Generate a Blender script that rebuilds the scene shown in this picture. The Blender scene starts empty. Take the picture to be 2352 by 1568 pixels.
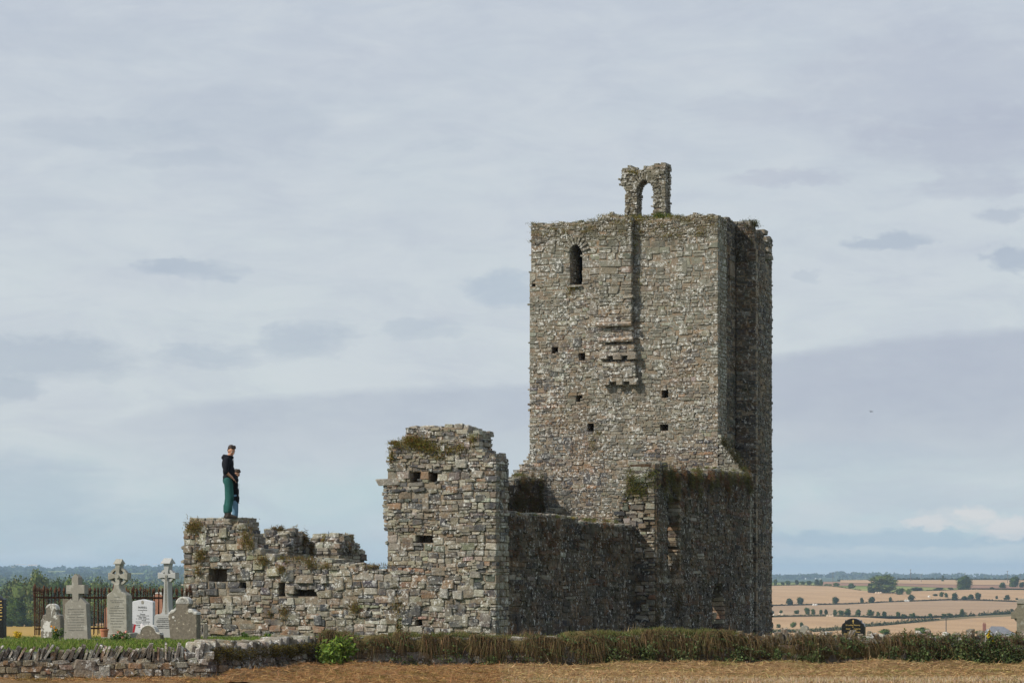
import bpy, bmesh, math, random
import numpy as np
from mathutils import Vector, Matrix

# ------------------------------------------------------------------ camera, world, sun, exposure
FD = 5802.0            # focal length in units of a 2352-wide picture
EYE = 1.7
HOR = 1322.0
CXD = 1176.0
scene = bpy.context.scene
col = scene.collection
cam_d = bpy.data.cameras.new('camera')
cam = bpy.data.objects.new('camera', cam_d)
col.objects.link(cam)
cam.location = (0, 0, EYE)
cam.rotation_euler = (math.radians(90), 0, 0)
cam_d.sensor_width = 36.0
cam_d.lens = FD / 2352.0 * 36.0
cam_d.shift_y = (HOR - 784.0) / 2352.0
cam_d.clip_start = 0.5
cam_d.clip_end = 30000
scene.camera = cam

SUN_AZ = math.radians(64)      # towards the left of straight-behind
SUN_EL = math.radians(40)
sun_dir = Vector((-math.sin(SUN_AZ) * math.cos(SUN_EL), -math.cos(SUN_AZ) * math.cos(SUN_EL), math.sin(SUN_EL)))
sd = bpy.data.lights.new('sun', 'SUN')
sd.energy = 4.3
sd.angle = math.radians(0.5)
sd.color = (1.0, 0.93, 0.83)
sun = bpy.data.objects.new('sun', sd)
col.objects.link(sun)
sun.rotation_euler = (-sun_dir).to_track_quat('-Z', 'Y').to_euler()

scene.view_settings.view_transform = 'Standard'
scene.view_settings.look = 'None'
scene.view_settings.exposure = 0.0
scene.view_settings.gamma = 1.0
scene.view_settings.use_curve_mapping = False
scene.cycles.max_bounces = 6
scene.cycles.volume_bounces = 1

class NT:
    """small helper for shader graphs"""
    def __init__(self, tree):
        self.t = tree
    def n(self, kind, **kw):
        nd = self.t.nodes.new(kind)
        for k, v in kw.items():
            setattr(nd, k, v)
        return nd
    def put(self, sock, v):
        if isinstance(v, bpy.types.NodeSocket):
            self.t.links.new(v, sock)
        elif v is not None:
            if isinstance(v, (tuple, list)) and len(v) == 3 and sock.type == 'RGBA':
                v = (*v, 1)
            sock.default_value = v
    def m(self, op, a, b=None, c=None, clamp=False):
        nd = self.n('ShaderNodeMath', operation=op, use_clamp=clamp)
        for i, v in enumerate((a, b, c)):
            if v is not None:
                self.put(nd.inputs[i], v)
        return nd.outputs[0]
    def mix(self, f, a, b, blend='MIX'):
        nd = self.n('ShaderNodeMix', data_type='RGBA', blend_type=blend)
        self.put(nd.inputs['Factor'], f)
        self.put(nd.inputs[6], a)
        self.put(nd.inputs[7], b)
        return nd.outputs[2]
    def ramp(self, f, pts, interp='LINEAR'):
        nd = self.n('ShaderNodeValToRGB')
        nd.color_ramp.interpolation = interp
        el = nd.color_ramp.elements
        while len(el) < len(pts):
            el.new(0.5)
        for e, (p, c) in zip(el, pts):
            e.position = p
            e.color = (*c, 1) if isinstance(c, tuple) else (c, c, c, 1)
        self.put(nd.inputs[0], f)
        return nd.outputs[0]
    def noise(self, vec, scale, detail=3, rough=0.5, dist=0.0):
        nd = self.n('ShaderNodeTexNoise')
        self.put(nd.inputs['Vector'], vec)
        nd.inputs['Scale'].default_value = scale
        nd.inputs['Detail'].default_value = detail
        nd.inputs['Roughness'].default_value = rough
        nd.inputs['Distortion'].default_value = dist
        return nd.outputs[0]
    def mapping(self, vec, scale=(1, 1, 1), loc=(0, 0, 0), rot=(0, 0, 0)):
        nd = self.n('ShaderNodeMapping')
        self.put(nd.inputs[0], vec)
        nd.inputs['Location'].default_value = loc
        nd.inputs['Rotation'].default_value = rot
        nd.inputs['Scale'].default_value = scale
        return nd.outputs[0]

def srgb(r, g, b):
    f = lambda c: (c / 255 / 12.92) if c <= 10 else ((c / 255 + 0.055) / 1.055) ** 2.4
    return (f(r), f(g), f(b))

world = bpy.data.worlds.new('World')
scene.world = world
world.use_nodes = True
wt = world.node_tree
wt.nodes.clear()
W = NT(wt)
SKY_K = 10.0
def build_sky():
    sky = W.n('ShaderNodeTexSky', sky_type='NISHITA', sun_disc=False)
    sky.sun_elevation = SUN_EL
    sky.sun_rotation = math.atan2(sun_dir.x, sun_dir.y)
    sky.altitude = 100
    sky.dust_density = 2.0
    tc = W.n('ShaderNodeTexCoord')
    sep = W.n('ShaderNodeSeparateXYZ')
    wt.links.new(tc.outputs['Generated'], sep.inputs[0])
    X, Y, Z = sep.outputs
    az = W.m('MULTIPLY', W.m('ARCTAN2', X, Y), FD)
    el = W.m('MULTIPLY', W.m('TANGENT', W.m('MULTIPLY', W.m('ARCSINE', Z), 0.96)), FD)
    px = W.m('ADD', az, CXD)
    py = W.m('SUBTRACT', HOR, el)
    comb = W.n('ShaderNodeCombineXYZ')
    W.put(comb.inputs[0], W.m('MULTIPLY', px, 0.001))
    W.put(comb.inputs[1], W.m('MULTIPLY', py, 0.001))
    uv = comb.outputs[0]
    # wispy distortion of the cloud shapes
    st = W.mapping(uv, (1.0, 3.2, 1))
    n1 = W.noise(st, 2.6, 5, 0.55)
    n2 = W.noise(W.mapping(uv, (1, 2.6, 1), (7, 3, 1)), 6.5, 6, 0.6)
    n3 = W.noise(W.mapping(uv, (1, 2.0, 1), (1, 9, 4)), 16, 5, 0.62)
    n4 = W.noise(W.mapping(uv, (1, 2.8, 1), (11, 2, 6)), 9, 6, 0.68)
    wx = W.m('ADD', px, W.m('ADD', W.m('MULTIPLY', W.m('SUBTRACT', n2, 0.5), 260), W.m('MULTIPLY', W.m('SUBTRACT', n3, 0.5), 90)))
    wy = W.m('ADD', py, W.m('ADD', W.m('MULTIPLY', W.m('SUBTRACT', n1, 0.5), 60), W.m('MULTIPLY', W.m('SUBTRACT', n3, 0.5), 50)))
    base = W.ramp(W.m('DIVIDE', W.m('ADD', py, 400), 1800, clamp=True), [
        (0.00, srgb(182, 193, 211)), (0.22, srgb(194, 203, 215)), (0.40, srgb(201, 210, 218)),
        (0.62, srgb(208, 217, 221)), (0.78, srgb(208, 217, 220)), (0.86, srgb(198, 216, 219)),
        (0.92, srgb(192, 213, 218)), (0.955, srgb(198, 212, 218)), (1.0, srgb(214, 222, 224))])
    broad = W.ramp(n1, [(0.3, 0.0), (0.7, 1.0)])
    c = W.mix(W.m('MULTIPLY', broad, 0.55), base, srgb(199, 205, 216))
    streak = W.ramp(n2, [(0.38, 0.0), (0.72, 1.0)])
    c = W.mix(W.m('MULTIPLY', streak, 0.38), c, srgb(212, 219, 224))
    n5 = W.noise(W.mapping(uv, (1.0, 3.4, 1), (3, 6, 2), (0, 0, 0.10)), 3.6, 7, 0.66, 0.6)
    c = W.mix(W.m('MULTIPLY', W.ramp(n5, [(0.46, 0.0), (0.66, 1.0)]), 0.34), c, srgb(183, 192, 207))
    c = W.mix(W.m('MULTIPLY', W.ramp(n5, [(0.30, 1.0), (0.46, 0.0)]), 0.38), c, srgb(214, 220, 224))
    grey = (srgb(172, 184, 200))
    wisp = W.m('ADD', W.m('MULTIPLY', n4, 2.6), W.m('MULTIPLY_ADD', n3, 1.6, -0.85))
    def blob(c, x, y, rx, ry, k, colr, sharp=1.0):
        a = W.m('DIVIDE', W.m('SUBTRACT', wx, x), rx)
        b = W.m('DIVIDE', W.m('SUBTRACT', wy, y), ry)
        r = W.m('ADD', W.m('MULTIPLY', a, a), W.m('MULTIPLY', b, b))
        f = W.m('MULTIPLY', W.m('SUBTRACT', 1.0, r, clamp=True), wisp, clamp=True)
        return W.mix(W.m('MULTIPLY', W.m('SMOOTH_MIN', f, 1.0, 0.3), k * 0.66), c, colr)
    # long lens-shaped sheet with a crisp upper edge
    edge = W.ramp(W.m('DIVIDE', px, 3000, clamp=True), [(0.0, 1040 / 1200), (0.08, 985 / 1200), (0.14, 935 / 1200),
            (0.27, 905 / 1200), (0.4, 890 / 1200), (0.59, 832 / 1200), (0.68, 798 / 1200), (0.79, 776 / 1200), (1.0, 770 / 1200)])
    ed = W.m('MULTIPLY', edge, 1200)
    d = W.m('SUBTRACT', W.m('ADD', py, W.m('MULTIPLY', W.m('SUBTRACT', n3, 0.5), 26)), ed)
    up = W.m('MULTIPLY', d, 1 / 22, clamp=True)
    dn = W.m('SUBTRACT', 1.0, W.m('DIVIDE', W.m('SUBTRACT', W.m('ADD', py, W.m('MULTIPLY', W.m('SUBTRACT', n1, 0.5), 160)), 960), 170, clamp=True))
    lft = W.m('DIVIDE', W.m('SUBTRACT', px, 120), 420, clamp=True)
    sheet = W.m('MULTIPLY', W.m('MULTIPLY', up, dn), lft)
    c = W.mix(W.m('MULTIPLY', W.m('MULTIPLY', sheet, W.m('MULTIPLY_ADD', n2, 1.3, 0.25)), 0.72), c, srgb(180, 189, 203))
    rgt = W.m('MULTIPLY', W.m('MULTIPLY', up, W.m('SUBTRACT', 1.0, W.m('DIVIDE', W.m('SUBTRACT', py, 900), 200, clamp=True))),
              W.m('DIVIDE', W.m('SUBTRACT', px, 1500), 350, clamp=True))
    c = W.mix(W.m('MULTIPLY', W.m('MULTIPLY', rgt, W.m('MULTIPLY_ADD', n4, 1.4, 0.2)), 0.42), c, srgb(176, 182, 199))
    mauve = srgb(172, 178, 197)
    for (x, y, rx, ry, k, cc, sh) in [
            (2150, 270, 420, 190, .50, mauve, 1.2), (2230, 370, 300, 80, .55, mauve, 1.3), (1790, 452, 160, 22, .6, mauve, 1.4),
            (1700, 300, 160, 50, .35, mauve, 1.2), (2230, 470, 150, 45, .6, mauve, 1.3), (2030, 596, 110, 26, .8, srgb(160, 174, 194), 1.6),
            (2300, 545, 80, 20, .7, srgb(165, 176, 195), 1.5), (2310, 635, 70, 34, .85, srgb(158, 172, 193), 1.6), (1880, 675, 40, 14, .5, grey, 1.5),
            (450, 655, 150, 26, .85, srgb(165, 179, 197), 1.6), (700, 800, 150, 48, .75, srgb(168, 182, 199), 1.5), (1165, 690, 110, 55, .75, srgb(166, 182, 201), 1.4),
            (60, 850, 330, 62, .8, srgb(166, 179, 196), 1.5), (480, 838, 140, 34, .7, srgb(170, 184, 200), 1.4), (960, 782, 120, 26, .6, srgb(173, 187, 202), 1.4),
            (20, 920, 110, 40, .7, srgb(164, 178, 195), 1.4), (1060, 370, 80, 20, .3, grey, 1.2),
            (240, 360, 260, 40, .45, grey, 1.2), (540, 340, 260, 110, .35, grey, 1.1), (420, 415, 180, 20, .4, grey, 1.2), (180, 160, 330, 60, .25, grey, 1.2),
            (40, 1160, 330, 120, .55, srgb(160, 183, 200), 1.2), (380, 1235, 300, 60, .35, srgb(166, 189, 204), 1.2),
            (900, 1150, 300, 80, .35, srgb(178, 208, 213), 1.2), (2050, 1240, 420, 26, .75, srgb(150, 180, 202), 1.5), (1900, 1060, 300, 40, .3, srgb(168, 190, 206), 1.2),
            (2150, 1195, 90, 26, .8, srgb(216, 219, 221), 1.4), (2290, 1215, 100, 30, 1.4, srgb(224, 224, 224), 1.5), (1830, 1190, 120, 32, .7, srgb(206, 214, 219), 1.4), (2215, 1185, 50, 20, 1.3, srgb(226, 225, 224), 1.4), (2120, 1205, 60, 16, 1.2, srgb(222, 222, 222), 1.4), (1960, 1215, 90, 16, .6, srgb(210, 216, 220), 1.4),
            (130, 1245, 70, 22, .6, srgb(192, 202, 210), 1.5), (300, 1262, 60, 18, .5, srgb(188, 200, 210), 1.5), (30, 1262, 60, 20, .4, srgb(190, 200, 208), 1.5),
            (2000, 1295, 500, 20, .5, srgb(158, 185, 203), 1.4)]:
        c = blob(c, x, y, rx, ry, k, cc, sh)
    # a thin share of the clear sky behind the veil, the rest is the thin cloud itself
    sc_ = W.n('ShaderNodeVectorMath', operation='SCALE')
    wt.links.new(c, sc_.inputs[0])
    sc_.inputs['Scale'].default_value = SKY_K
    lowmask = W.m('MULTIPLY', Z, 40, clamp=True)
    out = W.mix(0.94, sky.outputs[0], sc_.outputs[0])
    bg = W.n('ShaderNodeBackground')
    wt.links.new(out, bg.inputs[0])
    bg.inputs[1].default_value = 0.1
    o = W.n('ShaderNodeOutputWorld')
    wt.links.new(bg.outputs[0], o.inputs[0])
build_sky()

# ------------------------------------------------------------------ general helpers
R = random.Random(11)
NR = np.random.default_rng(5)
def at(dx, y, D):
    """world point seen at picture position (dx, y) at the distance D"""
    return Vector(((dx - CXD) / FD * D, D, EYE + (HOR - y) / FD * D))

def tag(o, label=None, cat=None, group=None, kind=None):
    if label: o['label'] = label
    if cat: o['category'] = cat
    if group: o['group'] = group
    if kind: o['kind'] = kind
    return o

def empty(name, loc, label, cat, group=None, rz=0.0):
    o = bpy.data.objects.new(name, None)
    o.location = loc
    o.rotation_euler = (0, 0, rz)
    o.empty_display_size = 0.3
    col.objects.link(o)
    return tag(o, label, cat, group)

def link(name, me, parent=None, loc=None):
    o = bpy.data.objects.new(name, me)
    if parent is not None:
        o.parent = parent
    if loc is not None:
        o.location = loc
    col.objects.link(o)
    return o

class Batch:
    """collects vertices, faces and a colour per vertex, and links them as ONE mesh"""
    def __init__(self):
        self.v, self.f, self.c, self.nv = [], [], [], 0
    def add(self, verts, faces, color=(0.5, 0.5, 0.5)):
        verts = np.asarray(verts, dtype=float).reshape(-1, 3)
        n = self.nv
        self.v.append(verts)
        self.f.extend([tuple(i + n for i in f) for f in faces])
        c = np.asarray(color, dtype=float)
        if c.ndim == 1:
            c = np.tile(c, (len(verts), 1))
        self.c.append(c)
        self.nv += len(verts)
    def box(self, c, hx, hy, hz, ax=None, ay=None, color=(0.5, 0.5, 0.5)):
        ax = np.array(ax if ax is not None else (1, 0, 0), float)
        ay = np.array(ay if ay is not None else (0, 1, 0), float)
        az = np.array((0, 0, 1.0))
        c = np.array(c, float)
        vs = [c + ax * hx * i + ay * hy * j + az * hz * k for k in (-1, 1) for j in (-1, 1) for i in (-1, 1)]
        self.add(vs, [(0, 2, 3, 1), (4, 5, 7, 6), (0, 1, 5, 4), (2, 6, 7, 3), (0, 4, 6, 2), (1, 3, 7, 5)], color)
    def mesh(self, name, mats, origin=None, smooth=False):
        V = np.concatenate(self.v) if self.v else np.zeros((0, 3))
        if origin is not None:
            V = V - np.array(origin)
        me = bpy.data.meshes.new(name)
        me.from_pydata(V.tolist(), [], self.f)
        Cc = np.concatenate(self.c) if self.c else np.zeros((0, 3))
        ca = me.color_attributes.new('tint', 'FLOAT_COLOR', 'POINT')
        ca.data.foreach_set('color', np.concatenate([Cc, np.ones((len(Cc), 1))], 1).astype(np.float32).ravel())
        for m in (mats if isinstance(mats, (list, tuple)) else [mats]):
            me.materials.append(m)
        if smooth:
            me.polygons.foreach_set('use_smooth', [True] * len(me.polygons))
        me.update()
        return me
    def build(self, name, mats, parent=None, origin=None, smooth=False):
        o = link(name, self.mesh(name, mats, origin, smooth), parent)
        o.color = (0, 0, 0, 1)
        if origin is not None and parent is None:
            o.location = origin
        return o

def quick_mesh(name, V, loops, ls, lt, C, mat):
    """fast mesh from flat arrays: V (n,3), loop vertex indices, loop starts, loop totals, C (n,3)"""
    me = bpy.data.meshes.new(name)
    me.vertices.add(len(V))
    me.vertices.foreach_set('co', V.astype(np.float32).ravel())
    me.loops.add(len(loops))
    me.loops.foreach_set('vertex_index', loops.astype(np.int32))
    me.polygons.add(len(ls))
    me.polygons.foreach_set('loop_start', ls.astype(np.int32))
    me.polygons.foreach_set('loop_total', lt.astype(np.int32))
    ca = me.color_attributes.new('tint', 'FLOAT_COLOR', 'POINT')
    ca.data.foreach_set('color', np.concatenate([C, np.ones((len(C), 1))], 1).astype(np.float32).ravel())
    me.materials.append(mat)
    me.update(calc_edges=True)
    return me

def blade_mesh(name, P, Dv, L, Wd, C, mat, bend=0.35, droop=(0, 0, -1)):
    """grass blades: base points P, directions Dv (unit), lengths, widths, colours"""
    n = len(P)
    side = np.cross(Dv, NR.normal(size=(n, 3)))
    side /= np.linalg.norm(side, axis=1, keepdims=True) + 1e-9
    L = L[:, None]; Wd = Wd[:, None]
    dr = np.array(droop)[None, :]
    m = P + Dv * L * 0.55 + dr * L * bend * 0.25
    t = P + Dv * L * 0.95 + dr * L * bend
    V = np.stack([P - side * Wd * 0.5, P + side * Wd * 0.5, m + side * Wd * 0.4, m - side * Wd * 0.4, t], 1).reshape(-1, 3)
    b = np.arange(n)[:, None] * 5
    loops = (b + np.array([[0, 1, 2, 3, 3, 2, 4]])).ravel()
    ls = (np.arange(n)[:, None] * 7 + np.array([[0, 4]])).ravel()
    lt = np.tile([4, 3], n)
    Cc = np.repeat(C, 5, axis=0)
    return quick_mesh(name, V, loops, ls, lt, Cc, mat)

def leaf_mesh(name, P, size, C, mat, up=0.0, aspect=1.6):
    n = len(P)
    a = NR.normal(size=(n, 3)); a[:, 2] *= (1 - up)
    a /= np.linalg.norm(a, axis=1, keepdims=True)
    b = np.cross(a, NR.normal(size=(n, 3)))
    b /= np.linalg.norm(b, axis=1, keepdims=True) + 1e-9
    s = size[:, None]
    V = np.stack([P - a * s * 0.5, P + b * s * 0.5 / aspect, P + a * s * 0.5, P - b * s * 0.5 / aspect], 1).reshape(-1, 3)
    loops = np.arange(n * 4)
    return quick_mesh(name, V, loops, np.arange(n) * 4, np.full(n, 4), np.repeat(C, 4, axis=0), mat)

def vary(base, n, amt=0.25, hue=0.12):
    base = np.array(base)
    k = 1 + NR.normal(size=(n, 1)) * amt
    h = 1 + NR.normal(size=(n, 3)) * hue
    return np.clip(base[None, :] * k * h, 0.003, 0.9)

def pick_cols(pal, n, amt=0.2):
    w = np.array([p[0] for p in pal], float); w /= w.sum()
    idx = NR.choice(len(pal), n, p=w)
    base = np.array([p[1] for p in pal])[idx]
    return np.clip(base * (1 + NR.normal(size=(n, 1)) * amt) * (1 + NR.normal(size=(n, 3)) * 0.06), 0.003, 0.9)

# ------------------------------------------------------------------ materials
def new_mat(name):
    m = bpy.data.materials.new(name)
    m.use_nodes = True
    t = NT(m.node_tree)
    b = m.node_tree.nodes['Principled BSDF']
    b.inputs['Specular IOR Level'].default_value = 0.25
    b.inputs['Roughness'].default_value = 0.9
    return m, t, b

def tint_color(t):
    a = t.n('ShaderNodeAttribute', attribute_name='tint')
    oi = t.n('ShaderNodeObjectInfo')
    return t.mix(1.0, a.outputs['Color'], oi.outputs['Color'], 'ADD')

def mat_stone(name, white=0.5, orange=0.35, green=0.15, streak=1.0, scale=1.0, dark=1.0, blotk=0.5, wt=0.555, slate=0.0, patina=0.0):
    m, t, b = new_mat(name)
    g = t.n('ShaderNodeNewGeometry')
    pos = t.mapping(g.outputs['Position'], (1, 1, streak))
    c = tint_color(t)
    fine = t.noise(pos, 38 * scale, 4, 0.65)
    c = t.mix(1.0, c, t.ramp(fine, [(0.28, 0.40 * dark), (0.72, 1.38 * dark)]), 'MULTIPLY')
    blot = t.noise(pos, 5 * scale, 4, 0.6)
    c = t.mix(t.m('MULTIPLY', t.ramp(blot, [(0.45, 0.0), (0.7, 1.0)]), blotk), c, (0.29, 0.268, 0.21))
    if slate:      # dark weathered skin in level bands
        dk = t.noise(t.mapping(g.outputs['Position'], (1, 1, 3.2), loc=(4, 4, 9)), 2.6, 4, 0.75)
        c = t.mix(t.m('MULTIPLY', t.ramp(dk, [(0.50, 0.0), (0.60, 1.0)]), slate), c, (0.085, 0.083, 0.083))
    # orange / rust lichen and staining
    on = t.noise(t.mapping(pos, loc=(3, 5, 1)), 1.1 * scale, 4, 0.7)
    on2 = t.noise(t.mapping(pos, loc=(9, 2, 4)), 9 * scale, 3, 0.6)
    of = t.m('MULTIPLY', t.ramp(on, [(0.44, 0.0), (0.66, 1.0)]), t.ramp(on2, [(0.42, 0.0), (0.62, 1.0)]))
    c = t.mix(t.m('MULTIPLY', of, orange), c, (0.31, 0.195, 0.10))
    if patina:     # broad weathering zones and a mossy crown
        pn = t.noise(t.mapping(g.outputs['Position'], (1, 1, 0.8), loc=(2, 7, 5)), 0.42, 4, 0.6)
        c = t.mix(t.m('MULTIPLY', t.ramp(pn, [(0.42, 0.0), (0.56, 1.0)]), patina), c, (0.195, 0.195, 0.15))
        pn2 = t.noise(t.mapping(g.outputs['Position'], loc=(12, 1, 3)), 0.6, 5, 0.7)
        c = t.mix(t.m('MULTIPLY', t.ramp(pn2, [(0.52, 0.0), (0.66, 1.0)]), patina * 0.8), c, (0.16, 0.105, 0.06))
        sz = t.n('ShaderNodeSeparateXYZ'); t.put(sz.inputs[0], g.outputs['Position'])
        hz_ = t.m('ADD', sz.outputs[2], t.m('MULTIPLY', t.m('SUBTRACT', pn2, 0.5), 2.2))
        c = t.mix(t.m('MULTIPLY', t.m('MULTIPLY', t.m('SUBTRACT', hz_, 12.0), 1.1, clamp=True), 0.55), c, (0.115, 0.10, 0.06))
    # green algae / moss film
    gn = t.noise(t.mapping(pos, loc=(1, 8, 14)), 1.7 * scale, 4, 0.7)
    c = t.mix(t.m('MULTIPLY', t.ramp(gn, [(0.5, 0.0), (0.72, 1.0)]), green), c, (0.085, 0.09, 0.03))
    # white lichen spots
    sp = t.noise(t.mapping(pos, loc=(21, 3, 7)), 8.5 * scale, 6, 0.8)
    sp2 = t.noise(t.mapping(pos, loc=(2, 33, 7)), 1.6 * scale, 3, 0.6)
    wf = t.m('MULTIPLY', t.ramp(sp, [(wt, 0.0), (wt + 0.03, 1.0)]), t.ramp(sp2, [(0.38, 0.1), (0.55, 1.0)]))
    c = t.mix(t.m('MULTIPLY', wf, white), c, (0.64, 0.635, 0.59))
    t.put(b.inputs['Base Color'], c)
    bump = t.n('ShaderNodeBump')
    bump.inputs['Strength'].default_value = 0.9
    bump.inputs['Distance'].default_value = 0.025
    t.put(bump.inputs['Height'], t.m('ADD', t.m('MULTIPLY', fine, 0.6), t.noise(pos, 14 * scale, 4, 0.6)))
    t.put(b.inputs['Normal'], bump.outputs[0])
    return m

def mat_tint(name, rough=0.9, transl=0.0, spec=0.2, noise=0.0):
    m, t, b = new_mat(name)
    c = tint_color(t)
    if noise:
        g = t.n('ShaderNodeNewGeometry')
        c = t.mix(1.0, c, t.ramp(t.noise(g.outputs['Position'], noise, 4, 0.6), [(0.3, 0.7), (0.7, 1.25)]), 'MULTIPLY')
    t.put(b.inputs['Base Color'], c)
    b.inputs['Roughness'].default_value = rough
    b.inputs['Specular IOR Level'].default_value = spec
    if transl:
        tr = t.n('ShaderNodeBsdfTranslucent')
        t.put(tr.inputs[0], c)
        mx = t.n('ShaderNodeMixShader')
        mx.inputs[0].default_value = transl
        t.t.links.new(b.outputs[0], mx.inputs[1])
        t.t.links.new(tr.outputs[0], mx.inputs[2])
        t.t.links.new(mx.outputs[0], t.t.nodes['Material Output'].inputs[0])
    return m

def mat_plain(name, colr, rough=0.8, noise_scale=20, amt=0.25, bump=0.2, bdist=0.01, spec=0.3, metal=0.0, second=None):
    m, t, b = new_mat(name)
    tc = t.n('ShaderNodeNewGeometry')
    n = t.noise(tc.outputs['Position'], noise_scale, 5, 0.65)
    c = t.mix(1.0, colr, t.ramp(n, [(0.3, 1 - amt), (0.7, 1 + amt)]), 'MULTIPLY')
    if second:
        sc_, thr, c2, k = second
        n2 = t.noise(t.mapping(tc.outputs['Position'], loc=(5, 1, 8)), sc_, 5, 0.65)
        c = t.mix(t.m('MULTIPLY', t.ramp(n2, [(thr, 0.0), (thr + 0.05, 1.0)]), k), c, c2)
    t.put(b.inputs['Base Color'], c)
    b.inputs['Roughness'].default_value = rough
    b.inputs['Specular IOR Level'].default_value = spec
    b.inputs['Metallic'].default_value = metal
    if bump:
        bp = t.n('ShaderNodeBump')
        bp.inputs['Strength'].default_value = bump
        bp.inputs['Distance'].default_value = bdist
        t.put(bp.inputs['Height'], n)
        t.put(b.inputs['Normal'], bp.outputs[0])
    return m

M_LIT = mat_stone('weathered_limestone', 0.8, 0.38, 0.10, wt=0.545, slate=0.45)
M_TOWER = mat_stone('tower_limestone', 0.9, 0.70, 0.08, blotk=0.2, wt=0.53, slate=0.85, scale=1.15, patina=0.5)
M_SHADE = mat_stone('shade_darkened_limestone', 0.75, 0.45, 0.25, streak=1.0, blotk=0.08, dark=0.80, wt=0.565)  # copy of the limestone for shaded walls, shade put in as darker colour
M_FIELDW = mat_stone('field_wall_stone', 0.9, 0.65, 0.22, scale=1.3)
M_BLADE = mat_tint('grass_blades', 0.85, 0.35)
M_LEAF = mat_tint('leaves', 0.7, 0.25, 0.3)
M_FAR = mat_tint('far_foliage', 0.95, 0.0, 0.0)
M_BARK = mat_plain('bark', (0.10, 0.08, 0.06), 0.95, 3, 0.3, 0.5, 0.05)
# ------------------------------------------------------------------ stones
def make_variants(k=14):
    out = []
    rr = np.random.default_rng(77)
    for _ in range(k):
        c = 0.13
        V, F = [], []
        idx = {}
        # three vertices per corner (chamfered box)
        jit = {}
        for sx in (-1, 1):
            for sy in (-1, 1):
                for sz in (-1, 1):
                    j = rr.uniform(-0.24, 0.05, 3)
                    j[1] *= 0.5
                    base = np.array((sx * (1 + j[0]), sy * (1 + j[1]), sz * (1 + j[2])))
                    for ax in range(3):
                        p = base.copy()
                        for o in range(3):
                            if o != ax:
                                p[o] -= np.sign((sx, sy, sz)[o]) * c * rr.uniform(0.6, 1.5)
                        idx[(sx, sy, sz, ax)] = len(V)
                        V.append(p)
        for ax in range(3):
            o1, o2 = [(1, 2), (2, 0), (0, 1)][ax]
            for s in (-1, 1):
                q = []
                for (a, b_) in ((-1, -1), (1, -1), (1, 1), (-1, 1)):
                    k3 = [0, 0, 0]; k3[ax] = s; k3[o1] = a; k3[o2] = b_
                    q.append(idx[(*k3, ax)])
                F.append(tuple(q if s > 0 else q[::-1]))
        for ax in range(3):          # edges parallel to ax
            o1, o2 = [(1, 2), (2, 0), (0, 1)][ax]
            for a in (-1, 1):
                for b_ in (-1, 1):
                    def kk(sv):
                        k3 = [0, 0, 0]; k3[ax] = sv; k3[o1] = a; k3[o2] = b_
                        return k3
                    q = [idx[(*kk(-1), o1)], idx[(*kk(1), o1)], idx[(*kk(1), o2)], idx[(*kk(-1), o2)]]
                    F.append(tuple(q if a * b_ < 0 else q[::-1]))
        for sx in (-1, 1):
            for sy in (-1, 1):
                for sz in (-1, 1):
                    q = [idx[(sx, sy, sz, i)] for i in range(3)]
                    F.append(tuple(q if sx * sy * sz > 0 else q[::-1]))
        out.append((np.array(V), F))
    return out
VARIANTS = make_variants()
_vmesh = {}
def variant_mesh(i, mat):
    k = (i, mat.name)
    if k not in _vmesh:
        V, F = VARIANTS[i]
        me = bpy.data.meshes.new('stone')
        me.from_pydata(V.tolist(), [], F)
        me.materials.append(mat)
        _vmesh[k] = me
    return _vmesh[k]

class Stones:
    """stones of one wall; the largest become parts of their own, the rest one part"""
    def __init__(self):
        self.s = []
        self.core = Batch()
    def add(self, c, hx, hy, hz, ax, ay, color, lean=0.0, vis=1.0):
        """centre, half sizes, unit axis along, unit axis out of the face"""
        ax = np.array(ax, float); ay = np.array(ay, float); az = np.array((0, 0, 1.0))
        if lean:
            cl, sl = math.cos(lean), math.sin(lean)
            ax, az = ax * cl + az * sl, az * cl - ax * sl
        self.s.append((np.array(c, float), hx, hy, hz, ax, ay, az, color, 4 * hx * hz * vis))
    def build(self, parent, mat, core_mat, n_parts=300, name='stone', rest='small_stones'):
        org = np.array(parent.location)
        self.s.sort(key=lambda q: -q[8])
        rb = Batch()
        for i, (c, hx, hy, hz, ax, ay, az, colr, area) in enumerate(self.s):
            vi = R.randrange(len(VARIANTS))
            if i < n_parts:
                o = bpy.data.objects.new(name, variant_mesh(vi, mat))
                o.parent = parent
                flip = 1.0 if np.dot(np.cross(ax, ay), az) > 0 else -1.0
                M = Matrix(((ax[0] * hx * flip, ay[0] * hy, az[0] * hz, c[0] - org[0]),
                            (ax[1] * hx * flip, ay[1] * hy, az[1] * hz, c[1] - org[1]),
                            (ax[2] * hx * flip, ay[2] * hy, az[2] * hz, c[2] - org[2]), (0, 0, 0, 1)))
                o.matrix_basis = M
                o.color = (*colr, 1)
                col.objects.link(o)
            else:
                V, F = VARIANTS[vi]
                P = c + V[:, :1] * ax * hx + V[:, 1:2] * ay * hy + V[:, 2:] * az * hz
                if np.dot(np.cross(ax, ay), az) < 0:
                    F = [f[::-1] for f in F]
                rb.add(P, F, colr)
        if rb.nv:
            o = rb.build(rest, mat, parent, org)
            o['kind'] = 'stuff'
        if self.core.nv:
            self.core.build('mortar', core_mat, parent, org)

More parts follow.
